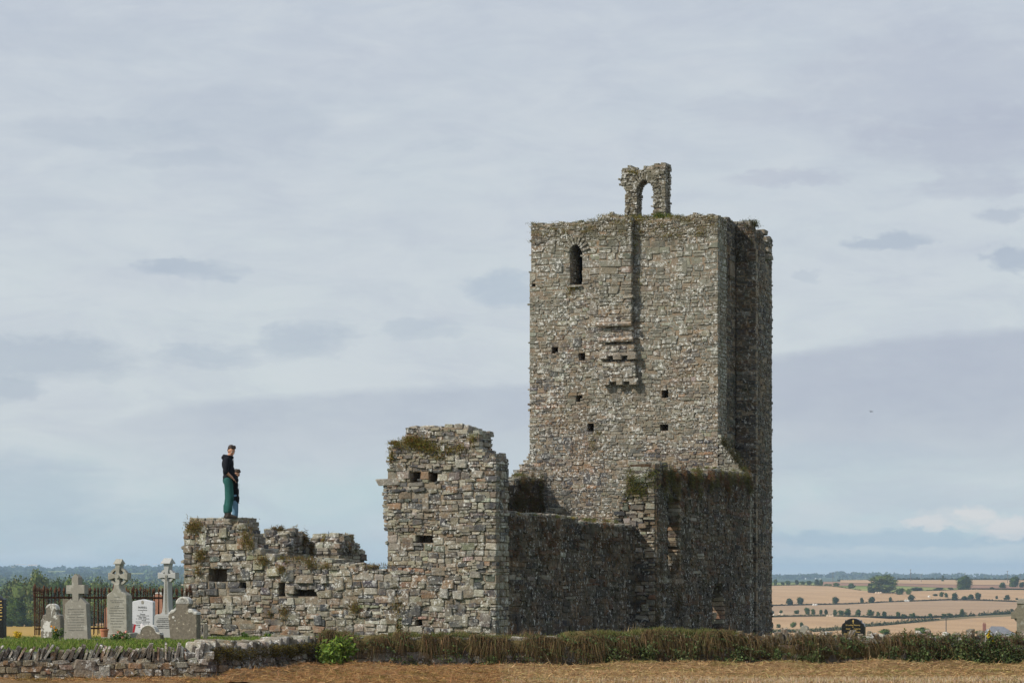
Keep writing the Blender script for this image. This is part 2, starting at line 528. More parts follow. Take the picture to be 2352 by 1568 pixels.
PAL_LIT = [(5, (0.23, 0.208, 0.155)), (3, (0.31, 0.287, 0.225)), (3.2, (0.075, 0.078, 0.082)), (2, (0.135, 0.125, 0.11)), (1.6, (0.19, 0.145, 0.105)), (1.1, (0.40, 0.38, 0.31)), (0.5, (0.25, 0.16, 0.10))]
PAL_TOWER = [(6, (0.235, 0.22, 0.175)), (4, (0.285, 0.27, 0.22)), (2.6, (0.085, 0.082, 0.078)), (2, (0.14, 0.125, 0.10)), (1.5, (0.22, 0.165, 0.115)), (1.0, (0.35, 0.33, 0.26)), (0.3, (0.27, 0.175, 0.105))]
PAL_SHADED = [(5, (0.072, 0.058, 0.043)), (3, (0.046, 0.040, 0.036)), (2, (0.10, 0.082, 0.06)), (1.8, (0.10, 0.056, 0.032)), (0.35, (0.20, 0.175, 0.135)), (0.2, (0.32, 0.30, 0.25))]  # stones of the walls in shade, darkened in colour to deepen it
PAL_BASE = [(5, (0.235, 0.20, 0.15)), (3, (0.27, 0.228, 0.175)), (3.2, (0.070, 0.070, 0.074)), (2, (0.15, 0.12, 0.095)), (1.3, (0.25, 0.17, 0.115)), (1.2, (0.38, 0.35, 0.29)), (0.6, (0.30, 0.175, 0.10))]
PAL_SIDE = [(6, (0.115, 0.107, 0.09)), (3, (0.15, 0.142, 0.122)), (2, (0.075, 0.07, 0.064)), (1.2, (0.12, 0.085, 0.058)), (0.5, (0.26, 0.245, 0.21))]  # shaded tower sides: grey lichened stone with the shade painted in
def pal_tower(z):
    """greyer stone high up, warmer and more mixed towards the foot"""
    k = min(1, max(0, (9.5 - z) / 4.5))
    return [(w_ * (1 - k), c_) for w_, c_ in PAL_TOWER] + [(w_ * k, c_) for w_, c_ in PAL_BASE]
def pick(pal, bias=None):
    if callable(pal):
        pal = PAL_TOWER
    r = R.random() * sum(p[0] for p in pal)
    for p in pal:
        r -= p[0]
        if r <= 0:
            break
    k = R.uniform(0.78, 1.22)
    return tuple(min(0.8, c * k * R.uniform(0.96, 1.04)) for c in p[1])

def courses(zb, zt, hmin, hmax, seed):
    r = random.Random(seed)
    out, z = [], zb
    while z < zt:
        h = r.uniform(hmin, hmax) if r.random() < 0.8 else r.uniform(hmin * 0.6, hmin)
        out.append((z, h))
        z += h
    return out

class Plane2:
    """upright plane: origin O, unit e along it, unit n out of its face"""
    def __init__(self, O, e, n):
        self.O = np.array((O[0], O[1], 0.0)); self.e = np.array((e[0], e[1], 0.0)); self.n = np.array((n[0], n[1], 0.0))
    def s(self, dx):
        k = (dx - CXD) / FD
        return (k * self.O[1] - self.O[0]) / (self.e[0] - k * self.e[1])
    def z(self, s, y):
        return EYE + (HOR - y) / FD * (self.O[1] + self.e[1] * s)
    def sz(self, dx, y):
        s = self.s(dx)
        return s, self.z(s, y)
    def p(self, s, off, z):
        return self.O + self.e * s + self.n * off + np.array((0, 0, z))

def prof(pl, pts):
    q = sorted([pl.sz(*p) for p in pts])
    xs = [a for a, b_ in q]; zs = [b_ for a, b_ in q]
    return lambda s: float(np.interp(s, xs, zs)) if xs[0] - 1e-3 <= s <= xs[-1] + 1e-3 else -99.0

def rect_hole(pl, dx, y, w, h, blind=True):
    s, z = pl.sz(dx, y)
    D = pl.O[1] + pl.e[1] * s
    hw, hh = w / 2 / FD * D, h / 2 / FD * D
    return (lambda a, b_: abs(a - s) < hw and abs(b_ - z) < hh, blind)

def masonry(S, pl, top, zb, T, crs, wr=(0.14, 0.42), s0=0.0, s1=1.0, holes=(), pal=PAL_LIT, ends='LR', back=False,
            capping=True, jut=0.035, core_c=(0.24, 0.19, 0.135), off0=0.0, sides=True, front=True, step=0.05, vis=1.0, inset=0.03, big=0.16):
    """coursed rubble: a core, face stones, end stones and loose top stones"""
    ss = np.arange(s0 + step / 2, s1, step)
    def runs(z, h, deep):
        ok = []
        for s in ss:
            g = top(s) >= z + h * 0.9 and not any(hf(s, z + h / 2) for hf, bl in holes if not (deep and bl))
            ok.append(g)
        out, st = [], None
        for s, g in zip(ss, ok):
            if g and st is None:
                st = s - step / 2
            if not g and st is not None:
                out.append((st, s - step / 2)); st = None
        if st is not None:
            out.append((st, ss[-1] + step / 2))
        return [(a, b_) for a, b_ in out if b_ - a > 0.09]
    prev_top = None
    if pal is PAL_SHADED:
        core_c = (0.075, 0.058, 0.04)  # mortar colour darkened too, deepening the shade on these walls
    ph = R.uniform(0, 6)
    wv = lambda s: 0.035 * math.sin(s * 1.7 + ph) + 0.02 * math.sin(s * 4.3 + ph * 2)
    allr = [(z, h, runs(z, h, False), runs(z, h, True)) for z, h in crs if z + h > zb]
    FT = min(0.62, T * 0.7)
    for ci, (z, h, rf, rd) in enumerate(allr):
        # core
        for (a, b_) in rf:
            i = inset
            S.core.box(pl.p((a + b_) / 2, off0 - (FT + i) / 2, z + h / 2), (b_ - a) / 2 - i, (FT - i) / 2, h / 2 + 0.004, pl.e, pl.n, core_c)
        for (a, b_) in rd:
            i = inset + 0.004
            S.core.box(pl.p((a + b_) / 2, off0 - (FT + T - i) / 2 + 0.002, z + h / 2), (b_ - a) / 2 - i, (T - i - FT) / 2, h / 2 + 0.004, pl.e, pl.n, core_c)
        bias = R.random()
        rowpal = pal(z) if callable(pal) else pal
        if bias > 0.70:
            rowpal = [(w_ * 3.5 if sum(c_) < 0.27 else w_, c_) for w_, c_ in rowpal]
        def split(a, b_, lo, hi):
            L = b_ - a
            cuts = [a]
            while cuts[-1] < b_ - lo:
                w = R.uniform(lo, hi) * (1.35 if R.random() < 0.15 else 1.0)
                if b_ - (cuts[-1] + w) < lo * 0.7:
                    w = b_ - cuts[-1]
                cuts.append(cuts[-1] + w)
            cuts[-1] = b_
            return cuts
        for (a, b_) in rf:
            if not front:
                break
            wk = (h / 0.12) ** 0.6
            cuts = split(a, b_, wr[0] * wk, wr[1] * wk) if b_ - a > wr[0] * 1.5 else [a, b_]
            last = pick(rowpal)
            for q in range(len(cuts) - 1):
                x0, x1 = cuts[q], cuts[q + 1]
                cc = pick(rowpal) if R.random() < 0.7 else tuple(v * R.uniform(0.9, 1.1) for v in last)
                last = cc
                dp = R.uniform(0.16, 0.24)
                if q in (0, len(cuts) - 2) and T > 0.4:
                    dp = min(T * 0.48, R.uniform(0.22, 0.34))
                j = R.uniform(-0.008, jut)
                if R.random() < 0.06:
                    j -= 0.03
                if h > 0.13 and R.random() < 0.22:    # two thin stones on top of each other
                    k = R.uniform(0.35, 0.65)
                    zw = wv(x0)
                    for (za, zc) in ((z + zw, z + zw + h * k), (z + zw + h * k, z + zw + h)):
                        S.add(pl.p((x0 + x1) / 2, off0 + R.uniform(-0.005, jut) - dp / 2, (za + zc) / 2), (x1 - x0) / 2 - 0.004, dp / 2, (zc - za) / 2 - 0.002, pl.e, pl.n, pick(rowpal), R.uniform(-0.02, 0.02), vis)
                else:
                    S.add(pl.p((x0 + x1) / 2, off0 + j - dp / 2, z + h / 2 + wv(x0)), (x1 - x0) / 2 - R.uniform(-0.006, 0.007), dp / 2, h / 2 - R.uniform(-0.008, 0.008), pl.e, pl.n, cc, R.uniform(-0.05, 0.05), vis)
                    # larger blocks and small pinnings that break the courses
                    if q > 0 and q < len(cuts) - 2 and R.random() < big:
                        bh = h * R.uniform(0.85, 1.15)
                        zc = z + h * R.uniform(0.7, 1.0) + wv(x0)
                        if not any(hf(x0, zc + bh) or hf(x0, zc - bh) or hf(x0 + .2, zc + bh * .7) or hf(x0 - .2, zc + bh * .7) or hf(x0 + .2, zc - bh * .7) or hf(x0 - .2, zc - bh * .7) or hf(x0 + .15, zc) or hf(x0 - .15, zc) for hf, bl in holes) and top(x0) > zc + bh:
                            S.add(pl.p(x0, off0 + jut + 0.004 - 0.1, zc), R.uniform(0.09, 0.2), 0.1, bh, pl.e, pl.n, pick(rowpal), R.uniform(-0.12, 0.12), vis)
                    if R.random() < 0.25:
                        S.add(pl.p(x1, off0 + jut * 0.8 - 0.05, z + R.uniform(0, h) + wv(x1)), R.uniform(0.03, 0.07), 0.05, R.uniform(0.015, 0.04), pl.e, pl.n, pick(rowpal), R.uniform(-0.5, 0.5), vis)
        if back:
            for (a, b_) in rd:
                cuts = split(a, b_, wr[0] * 1.3, wr[1] * 1.3) if b_ - a > 0.3 else [a, b_]
                for q in range(len(cuts) - 1):
                    x0, x1 = cuts[q], cuts[q + 1]
                    dp = 0.2
                    S.add(pl.p((x0 + x1) / 2, off0 - T - R.uniform(0, jut) + dp / 2, z + h / 2), (x1 - x0) / 2 - 0.004, dp / 2, h / 2 - 0.003, pl.e, pl.n, pick(rowpal), 0, 0.05)
        # stones on every end of a run, seen on broken edges and in openings
        if sides:
            for (a, b_) in rd:
                for (x, sg, nm) in ((a, -1, 'L'), (b_, 1, 'R')):
                    t0 = 0.24
                    cuts = split(t0, T - 0.02, wr[0], wr[1]) if T - t0 > wr[0] * 1.4 else [t0, T]
                    for q in range(len(cuts) - 1):
                        d0, d1 = cuts[q], cuts[q + 1]
                        dp = 0.14
                        S.add(pl.p(x + sg * (R.uniform(-0.01, jut) - dp / 2), off0 - (d0 + d1) / 2, z + h / 2), (d1 - d0) / 2 - 0.004, dp / 2, h / 2 - 0.003,
                              pl.n, pl.e * sg, pick(rowpal), R.uniform(-0.02, 0.02), 0.6)
        # loose stones on what is exposed on top
        if capping:
            nxt = allr[ci + 1][3] if ci + 1 < len(allr) else []
            for (a, b_) in rd:
                s_ = a
                while s_ < b_ - 0.05:
                    w = min(R.uniform(0.14, 0.34), b_ - s_ + 0.03)
                    mid = min(s_ + w / 2, b_)
                    covered = any(p <= mid <= q for p, q in nxt)
                    if not covered and not any(hf(mid, z + h * 1.5) for hf, bl in holes):
                        d = 0.02
                        while d < T - 0.05:
                            dd = R.uniform(0.16, 0.34)
                            hh = R.uniform(0.03, 0.075)
                            S.add(pl.p(mid, off0 - d - dd / 2 + R.uniform(-.01, .02), z + h + hh * 0.35), w / 2 * R.uniform(0.85, 1.05), dd / 2, hh, pl.e, pl.n,
                                  pick([(3, (0.34, 0.33, 0.27)), (2, (0.24, 0.225, 0.18)), (1, (0.12, 0.11, 0.09))] if pal is not PAL_SHADED else [(3, (0.30, 0.29, 0.24)), (2, (0.18, 0.17, 0.14))]), R.uniform(-0.12, 0.12), 0.4)
                            d += dd
                    s_ += w

U = np.array((-0.93, 0.363)); U = U / np.linalg.norm(U)      # along the west face, leftwards
A = np.array((0.363, 0.93)); A = A / np.linalg.norm(A)       # along the church, away
NF = -A                                                       # out of the west faces
NS = -U                                                       # out of the south faces
C0 = np.array((-0.38, 62.0))
M_MORT = mat_stone('lime_mortar', 0.5, 0.6, 0.08)

# ---- west gable: tall pier on the right, broken low wall on the left
def gable():
    pl = Plane2(C0, U, NF)
    t = empty('gable_wall', (*(C0 + U * 4), 0.1), 'ruined grey limestone gable wall with a tall pier at one end, a boy standing on its low end', 'ruined wall')
    top = prof(pl, [(1139, 1046), (1118, 1044), (1112, 1034), (1104, 1030), (1100, 995), (1085, 988), (1060, 981), (1000, 978), (965, 982), (931, 984),
                    (929, 1000), (920, 1012), (893, 1021), (890.5, 1030), (889.5, 1309), (838, 1306), (802, 1296), (720, 1284), (645, 1285), (620, 1275), (587, 1260), (584, 1246),
                    (566, 1219), (562, 1205), (541, 1192), (478, 1191), (467, 1193), (432, 1195), (429, 1222), (421, 1226)])
    holes = [rect_hole(pl, 953, 1095, 24, 20), rect_hole(pl, 995, 1096, 17, 20), rect_hole(pl, 975, 1244, 38, 22), rect_hole(pl, 964, 1436, 14, 16),
             rect_hole(pl, 500, 1317, 42, 28), rect_hole(pl, 558, 1343, 12, 26), rect_hole(pl, 647, 1355, 12, 22), rect_hole(pl, 700, 1362, 60, 30),
             rect_hole(pl, 830, 1372, 14, 8), rect_hole(pl, 880, 1300, 1, 1)]
    S = Stones()
    crs = courses(-0.6, 4.3, 0.075, 0.20, 3)
    crs += courses(crs[-1][0] + crs[-1][1], 6.6, 0.06, 0.13, 4)
    masonry(S, pl, top, -0.6, 0.85, crs, (0.12, 0.36), 0.0, pl.s(421), holes, PAL_LIT, jut=0.036, inset=0.022, big=0.12)
    # projecting springer stone on the left edge of the pier
    s, z = pl.sz(885, 1107)
    S.add(pl.p(s - 0.1, -0.16, z), 0.36, 0.2, 0.085, pl.e, pl.n, (0.27, 0.25, 0.21), 0.0, 5)
    for i in range(12):
        s, z = pl.sz(890, 1116 + i * 9)
        S.add(pl.p(s + R.uniform(0.02, 0.10) * (1 - i / 12), -0.2, z), 0.13, 0.18, 0.05, pl.e, pl.n, pick(PAL_LIT), R.uniform(-.05, .05), 1)
    # a few big pale blocks
    for (dx, y, w, h, c) in [(627, 1314, 36, 20, (0.42, 0.40, 0.29)), (700, 1330, 50, 20, (0.25, 0.21, 0.16)), (668, 1354, 26, 20, (0.26, 0.22, 0.17)), (596, 1239, 0, 0, None),
                             (514, 1224, 22, 24, (0.30, 0.285, 0.21)), (595, 1298, 30, 26, (0.36, 0.345, 0.25)), (1030, 1342, 30, 22, (0.30, 0.21, 0.14)), (1018, 1030, 13, 14, (0.62, 0.62, 0.58)),
                             (1060, 1065, 32, 20, (0.38, 0.37, 0.31)), (1092, 1320, 28, 16, (0.26, 0.24, 0.20)), (1022, 1362, 22, 26, (0.38, 0.37, 0.33)), (1052, 1366, 26, 22, (0.33, 0.32, 0.28)), (745, 1330, 16, 22, (0.30, 0.28, 0.24))]:
        if c:
            s, z = pl.sz(dx, y)
            D = pl.p(s, 0, 0)[1]
            S.add(pl.p(s, -0.06, z), w / 2 / FD * D, 0.14, h / 2 / FD * D, pl.e, pl.n, c, R.uniform(-.03, .03), 5)
    S.build(t, M_LIT, M_MORT)
    return pl, t
GAB, gable_t = gable()

# ---- north wall: two ragged lumps seen above the low gable, and the stub before the tower
def north():
    O = C0 + U * 7.24
    pl = Plane2(O + A * 0.86, A, NS)          # inner face, shaded
    t = empty('north_wall', (*(O + A * 4), 0.1), 'ragged lumps of the north wall showing above the low gable, grass on top', 'ruined wall')
    T = 0.9
    def hh(s):
        D = (O + A * (s + 0.86))[1]
        zz = lambda y: EYE + (HOR - y) / FD * D
        if s < 0.3: return 2.9
        if s < 0.9: return 2.2
        if s < 2.25: return 2.0
        if s < 2.4: return zz(1240)
        if s < 2.55: return zz(1226)
        if s < 3.0: return zz(1216)
        if s < 3.3: return zz(1222)
        if s < 3.5: return zz(1231)
        if s < 3.65: return zz(1242)
        if s < 3.8: return zz(1256)
        if s < 5.35: return 2.1
        if s < 5.5: return zz(1252)
        if s < 5.8: return zz(1240)
        if s < 6.5: return zz(1233)
        if s < 6.85: return zz(1245)
        if s < 7.2: return zz(1266)
        return 0.6
    S = Stones()
    masonry(S, pl, hh, -0.5, T, courses(-0.5, 4.4, 0.10, 0.24, 8), (0.16, 0.42), 0.0, 8.2, (), PAL_LIT, jut=0.07)
    # rounded shoulders
    for i in range(46):
        s = R.choice([R.uniform(2.3, 2.5), R.uniform(3.4, 3.8), R.uniform(2.5, 3.4), R.uniform(5.4, 6.8)])
        S.add(pl.p(s, -R.uniform(0.0, T), hh(s) + R.uniform(-0.1, 0.04)), R.uniform(.08, .17), R.uniform(.08, .16), R.uniform(.05, .11), pl.e, pl.n, pick(PAL_LIT), R.uniform(-.4, .4), .7)
    S.build(t, M_LIT, M_MORT, 160)
    # stub in front of the tower
    E = np.array((0.98, 83.35))
    pl2 = Plane2(E - A * 5.0, A, NS)
    t2 = empty('wall_stub', (*(E - A * 2.5), 0), 'dark overgrown stub of wall in shade between the tall pier and the tower', 'ruined wall')
    def h2(s):
        return 4.75 + 0.22 * min(1, max(0, (s - 2.5) / 1.5)) 
    S = Stones()
    masonry(S, pl2, h2, -0.5, 0.9, courses(-0.5, 6.2, 0.10, 0.22, 9), (0.16, 0.42), 0.0, 5.0, (), PAL_SHADED, jut=0.08)
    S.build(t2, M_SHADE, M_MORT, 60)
    return pl, pl2, hh
NOR, STUB, north_h = north()

# ---- south (nave) wall in full shade
def south():
    pl = Plane2(C0 + A * 0.0, A, NS)
    t = empty('nave_wall', (*(C0 + A * 5), 0.1), 'long dark low wall in shade with a ragged top running back from the pier', 'ruined wall')
    top = prof(pl, [(1158, 1178), (1175, 1181), (1230, 1184), (1300, 1188), (1360, 1196), (1430, 1203), (1462, 1204)])
    S = Stones()
    masonry(S, pl, lambda s: top(s) if s > pl.s(1158.5) else -9, -0.6, 0.85, courses(-0.6, 4.0, 0.08, 0.20, 12), (0.24, 0.75), 0.85, pl.s(1461), [rect_hole(pl, 1241, 1405, 5, 11)], PAL_SHADED, jut=0.028, inset=0.016)
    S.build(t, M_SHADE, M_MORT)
    O2 = C0 + NS * 0.64
    p2 = Plane2(O2, A, NS)
    t2 = empty('chancel_wall', (*(O2 + A * 15), 0), 'tall dark shaded wall with ivy along its top, joining the foot of the tower', 'ruined wall')
    sb = p2.s(1509)
    top2 = prof(p2, [(1509, 1088), (1513, 1075), (1518, 1062), (1533, 1064), (1537, 1072), (1600, 1078), (1665, 1084), (1725, 1090)])
    def lancet(sc, hw, z0, zs, za):
        def f(s, z):
            if z < z0 or z > za: return False
            w = hw if z < zs else hw * math.sqrt(max(0, 1 - ((z - zs) / (za - zs)) ** 1.6))
            return abs(s - sc) < w
        return f
    s1 = p2.s(1548); z0 = p2.z(s1, 1319); z1 = p2.z(s1, 1140)
    s2 = p2.s(1650); zb = p2.z(s2, 1446); zt = p2.z(s2, 1332)
    holes = [(lambda s, z: abs(s - s1) < 0.52 + 0.10 * math.sin(z * 9) + 0.05 * math.sin(z * 23) and z0 < z < z1, False), (lancet(s2, 0.62, zb, zb + 0.7, zt), False),
             rect_hole(p2, 1590, 1300, 5, 12), rect_hole(p2, 1620, 1400, 6, 12), rect_hole(p2, 1680, 1410, 6, 12)]
    S = Stones()
    masonry(S, p2, top2, -0.6, 0.95, courses(-0.6, 5.4, 0.08, 0.20, 14), (0.24, 0.75), sb, p2.s(1724), holes, PAL_SHADED, jut=0.028, inset=0.016)
    # two jambs, the sunlight on them put into warm pale stone colours
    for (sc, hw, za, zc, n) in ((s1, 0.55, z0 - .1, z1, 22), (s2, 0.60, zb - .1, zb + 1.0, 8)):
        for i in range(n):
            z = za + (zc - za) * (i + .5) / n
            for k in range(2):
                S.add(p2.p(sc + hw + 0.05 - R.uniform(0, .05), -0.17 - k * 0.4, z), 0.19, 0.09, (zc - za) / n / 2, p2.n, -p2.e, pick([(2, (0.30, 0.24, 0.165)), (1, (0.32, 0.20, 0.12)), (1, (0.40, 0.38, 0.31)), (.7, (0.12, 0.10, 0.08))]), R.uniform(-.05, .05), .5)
    # rubble filling the foot of the lancet
    for i in range(14):
        S.add(p2.p(s2 + R.uniform(-.4, .5), -R.uniform(0.25, .6), zb + R.uniform(0, .55)), R.uniform(.1, .2), .14, R.uniform(.05, .1), p2.e, p2.n, pick([(2, (0.36, 0.31, 0.22)), (1, (0.25, 0.22, 0.17))]), R.uniform(-.2, .2), 1)
    # broken cross wall, its west face stepping down to the nave wall
    pw = Plane2(O2 + A * (sb + 0.0), U, NF)
    def tw(s):
        k = s
        if k < 0.03: return -9
        zt_ = p2.z(sb, 1066)
        if k < 0.15: return zt_
        if k < 0.72: return zt_ - 0.12 - 0.25 * k
        if k < 1.05: return zt_ - 0.75
        if k < 1.3: return zt_ - 1.25
        return -9
    masonry(S, pw, lambda s: min(tw(s), 9), -0.6, 0.9, courses(-0.6, 5.4, 0.09, 0.2, 15), (0.14, 0.36), 0.0, 1.32, (), PAL_LIT, jut=0.08, off0=0.012)
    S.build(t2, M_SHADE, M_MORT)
    return pl, p2, sb, pw
NAV, CHA, CHA_S, CRW = south()

# ---- tower
TR = np.array((6.62, 81.10))
TP = Plane2(TR, U, NF)
def tower():
    t = empty('stone_tower', (*(TR + U * 3.2 + A * 3.2), -0.1), 'tall roofless square limestone tower with a lancet window and small square holes', 'tower')
    pl = TP
    top = prof(pl, [(1651, 499), (1634, 495), (1596, 493), (1561, 500), (1530, 503), (1488, 506), (1460, 505), (1435, 499), (1405, 492), (1385, 496),
                    (1378, 505), (1349, 508), (1293, 514), (1240, 514), (1217, 514),
                    (1216.5, 1040), (1213, 1042), (1212, 1054), (1204, 1055), (1203, 1068), (1193, 1069), (1192, 1082), (1174, 1084)])
    base_top = prof(pl, [(1730, 1090), (1712, 1080), (1700, 1062), (1692, 1050), (1680, 1035), (1668, 1015), (1652, 1000)])
    def topf(s):
        return top(max(s, pl.s(1650.5))) if s >= -0.02 else -9
    sl = pl.s(1323)
    zb_, zs_, za_ = pl.z(sl, 654.7), pl.z(sl, 580), pl.z(sl, 559)
    hw = 12.5 / FD * 82.9 / 0.93
    def lan(s, z):
        if z < zb_ or z > za_: return False
        w = hw if z < zs_ else hw * math.sqrt(max(0, 1 - ((z - zs_) / (za_ - zs_)) ** 1.7))
        return abs(s - sl) < w
    holes = [(lan, False)] + [rect_hole(pl, q[0], q[1], q[2] * 1.35, q[3] * 1.35) for q in [(1273, 803, 11, 13), (1336, 819, 11, 14), (1372, 807, 6, 6), (1330, 913, 9, 12), (1356, 981, 10, 13), (1527, 904, 12, 13),
                (1526, 980, 13, 15), (1610, 757, 9, 5), (1565, 838, 5, 5), (1224, 655, 6, 5)]]
    crs = courses(-0.6, 3.5, 0.085, 0.18, 21)
    crs += courses(crs[-1][0] + crs[-1][1], 8.3, 0.065, 0.14, 22)
    crs += courses(crs[-1][0] + crs[-1][1], 11.4, 0.08, 0.19, 23)
    crs += courses(crs[-1][0] + crs[-1][1], 12.5, 0.11, 0.25, 24)
    crs += courses(crs[-1][0] + crs[-1][1], 14.0, 0.05, 0.10, 25)
    S = Stones()
    masonry(S, pl, topf, -0.6, 1.0, crs, (0.12, 0.36), 0.0, pl.s(1174), holes, pal_tower, jut=0.020, inset=0.018, big=0.06)
    masonry(S, pl, base_top, -0.6, 0.34, crs, (0.12, 0.36), pl.s(1723), -0.005, (), PAL_TOWER, jut=0.05)
    # voussoirs over the lancet
    for k in range(9):
        a = math.radians(20 + k * 17.5)
        rr_ = hw + 0.17
        cx = sl - rr_ * math.cos(a) * 0.95; cz = zs_ - 0.05 + (rr_ + 0.08) * math.sin(a)
        S.add(pl.p(cx, -0.06, cz), 0.045, 0.12, 0.15, pl.e, pl.n, pick([(1, (0.26, 0.235, 0.19)), (1, (0.18, 0.165, 0.135))]), math.pi / 2 - a, 3)
    # sill
    S.add(pl.p(sl, -0.04, zb_ - 0.04), hw + 0.05, 0.16, 0.035, pl.e, pl.n, (0.22, 0.2, 0.17), 0, 5)
    # garderobe projection with rolls and corbels
    def proj(x0, x1, ya, yb, p, ragged=False):
        sa, sb_ = sorted((pl.s(x0), pl.s(x1)))
        zt, zl = pl.z(sa, ya), pl.z(sa, yb)
        q = Plane2(pl.O[:2] + pl.n[:2] * p, pl.e[:2], pl.n[:2])
        masonry(S, q, lambda s: zt, zl, p + 0.03, [(z, h) for z, h in crs if z >= zl - 0.05 and z < zt], (0.14, 0.40), sa, sb_, (), PAL_TOWER, jut=0.02, sides=False, capping=False)
    proj(1379, 1457, 499, 742, 0.27)
    proj(1382, 1457, 750, 777, 0.21)
    proj(1384, 1462, 784, 818, 0.21)
    proj(1388, 1464, 828, 876, 0.20)
    S.build(t, M_TOWER, M_MORT)
    org = Vector(t.location)
    def tubey(name, x0, x1, y, r, off, mat):
        b_ = Batch()
        sa, sb_ = sorted((pl.s(x0), pl.s(x1)))
        z = pl.z(sa, y)
        n = 14
        for i in range(n + 1):
            s = sa + (sb_ - sa) * i / n
            for k in range(8):
                an = k / 8 * 2 * math.pi
                rr_ = r * R.uniform(0.85, 1.1)
                b_.v.append(np.array([pl.p(s, off + math.cos(an) * rr_, z + math.sin(an) * rr_ + R.uniform(-.006, .006))]))
                b_.c.append(np.array([[0.27, 0.215, 0.165]])); b_.nv += 1
        for i in range(n):
            for k in range(8):
                a0, a1 = i * 8 + k, i * 8 + (k + 1) % 8
                b_.f.append((a0, a1, a1 + 8, a0 + 8))
        b_.f.append(tuple(range(7, -1, -1))); b_.f.append(tuple(range(n * 8, n * 8 + 8)))
        o = b_.build(name, mat, t, org)
    tubey('roll_moulding', 1376, 1457, 745, 0.085, 0.28, M_TOWER)
    tubey('roll_moulding', 1380, 1460, 780.5, 0.08, 0.23, M_TOWER)
    for (y, xs, hx, hz, offp) in ((820, (1391, 1424, 1457), 0.155, 0.10, 0.26), (879, (1396, 1428, 1460), 0.14, 0.10, 0.22)):
        for x in xs:
            b_ = Batch()
            s, z = pl.sz(x, y)
            V, F = VARIANTS[R.randrange(14)]
            P = pl.p(s, offp - 0.16, z) + V[:, :1] * pl.e * hx + V[:, 1:2] * pl.n * 0.2 + V[:, 2:] * np.array((0, 0, hz))
            b_.add(P, F, (0.27, 0.23, 0.18))
            o = b_.build('corbel', M_TOWER, t, org)
        b_ = Batch()
        s, z = pl.sz(xs[1], y - 5.5)
        b_.box(pl.p(s, offp - 0.20, z), 0.62, 0.18, 0.045, pl.e, pl.n, (0.27, 0.23, 0.18))
        b_.build('lintel', M_TOWER, t, org)
    # south side, wing, back and north side share the courses
    S = Stones()
    ps = Plane2(TR + A * 1.0, A, NS)
    zt = ps.z(0, 503)
    ss_ = ps.s(1675)
    def slit(s, z):
        return abs(s - ss_) < 0.16 and ps.z(ss_, 690) < z < ps.z(ss_, 577)
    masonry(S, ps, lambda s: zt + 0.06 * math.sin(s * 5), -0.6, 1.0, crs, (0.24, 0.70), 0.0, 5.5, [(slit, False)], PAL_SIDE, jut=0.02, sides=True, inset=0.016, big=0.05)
    # wing (stair turret) at the back
    WO = TR + A * 1.98
    pw = Plane2(WO + NS * 0.71, U, NF)       # west face of the wing
    def wt_(s):
        return pw.z(0, 508) - (0.28 if s < 0.16 else 0.0) - (0.55 if s < 0.06 else 0.0)
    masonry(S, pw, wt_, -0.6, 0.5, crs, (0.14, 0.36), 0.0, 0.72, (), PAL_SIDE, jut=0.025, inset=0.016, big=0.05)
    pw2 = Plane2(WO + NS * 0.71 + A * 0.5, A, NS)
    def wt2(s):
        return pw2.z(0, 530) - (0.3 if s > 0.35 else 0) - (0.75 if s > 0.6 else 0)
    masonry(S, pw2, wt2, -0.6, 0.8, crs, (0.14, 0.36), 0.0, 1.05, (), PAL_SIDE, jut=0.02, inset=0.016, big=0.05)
    # jagged toothing stones
    for (dx, y) in ((1748, 534), (1754, 552), (1757, 575), (1762, 592)):
        D = 84.6
        S.add(at(dx, y, D), 0.2, 0.2, 0.09, NS.tolist() + [0], (A * 1).tolist() + [0], pick(PAL_TOWER), 0, 2)
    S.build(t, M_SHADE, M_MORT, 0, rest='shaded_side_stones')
    S = Stones()
    pb = Plane2(TR + U * 6.55 + A * 1.0, A, U)
    masonry(S, pb, lambda s: zt - 0.1, -0.6, 1.0, crs[::1], (0.25, 0.55), 0.0, 5.5, (), PAL_TOWER, sides=False, capping=True)
    pk = Plane2(TR + A * 6.5, U, A)
    masonry(S, pk, lambda s: zt - 0.1, -0.6, 1.0, crs, (0.3, 0.6), 0.0, 6.55, (), PAL_TOWER, sides=False)
    S.build(t, M_LIT, M_MORT, 0, rest='rear_stones')
    # vault that closes the top
    b_ = Batch()
    c = TR + U * 3.27 + A * 3.5
    b_.box((c[0], c[1], 12.55), 2.6, 2.6, 0.15, (*U, 0), (*A, 0), (0.2, 0.19, 0.15))
    b_.build('vault', M_LIT, t, org)
    return t
tower_t = tower()

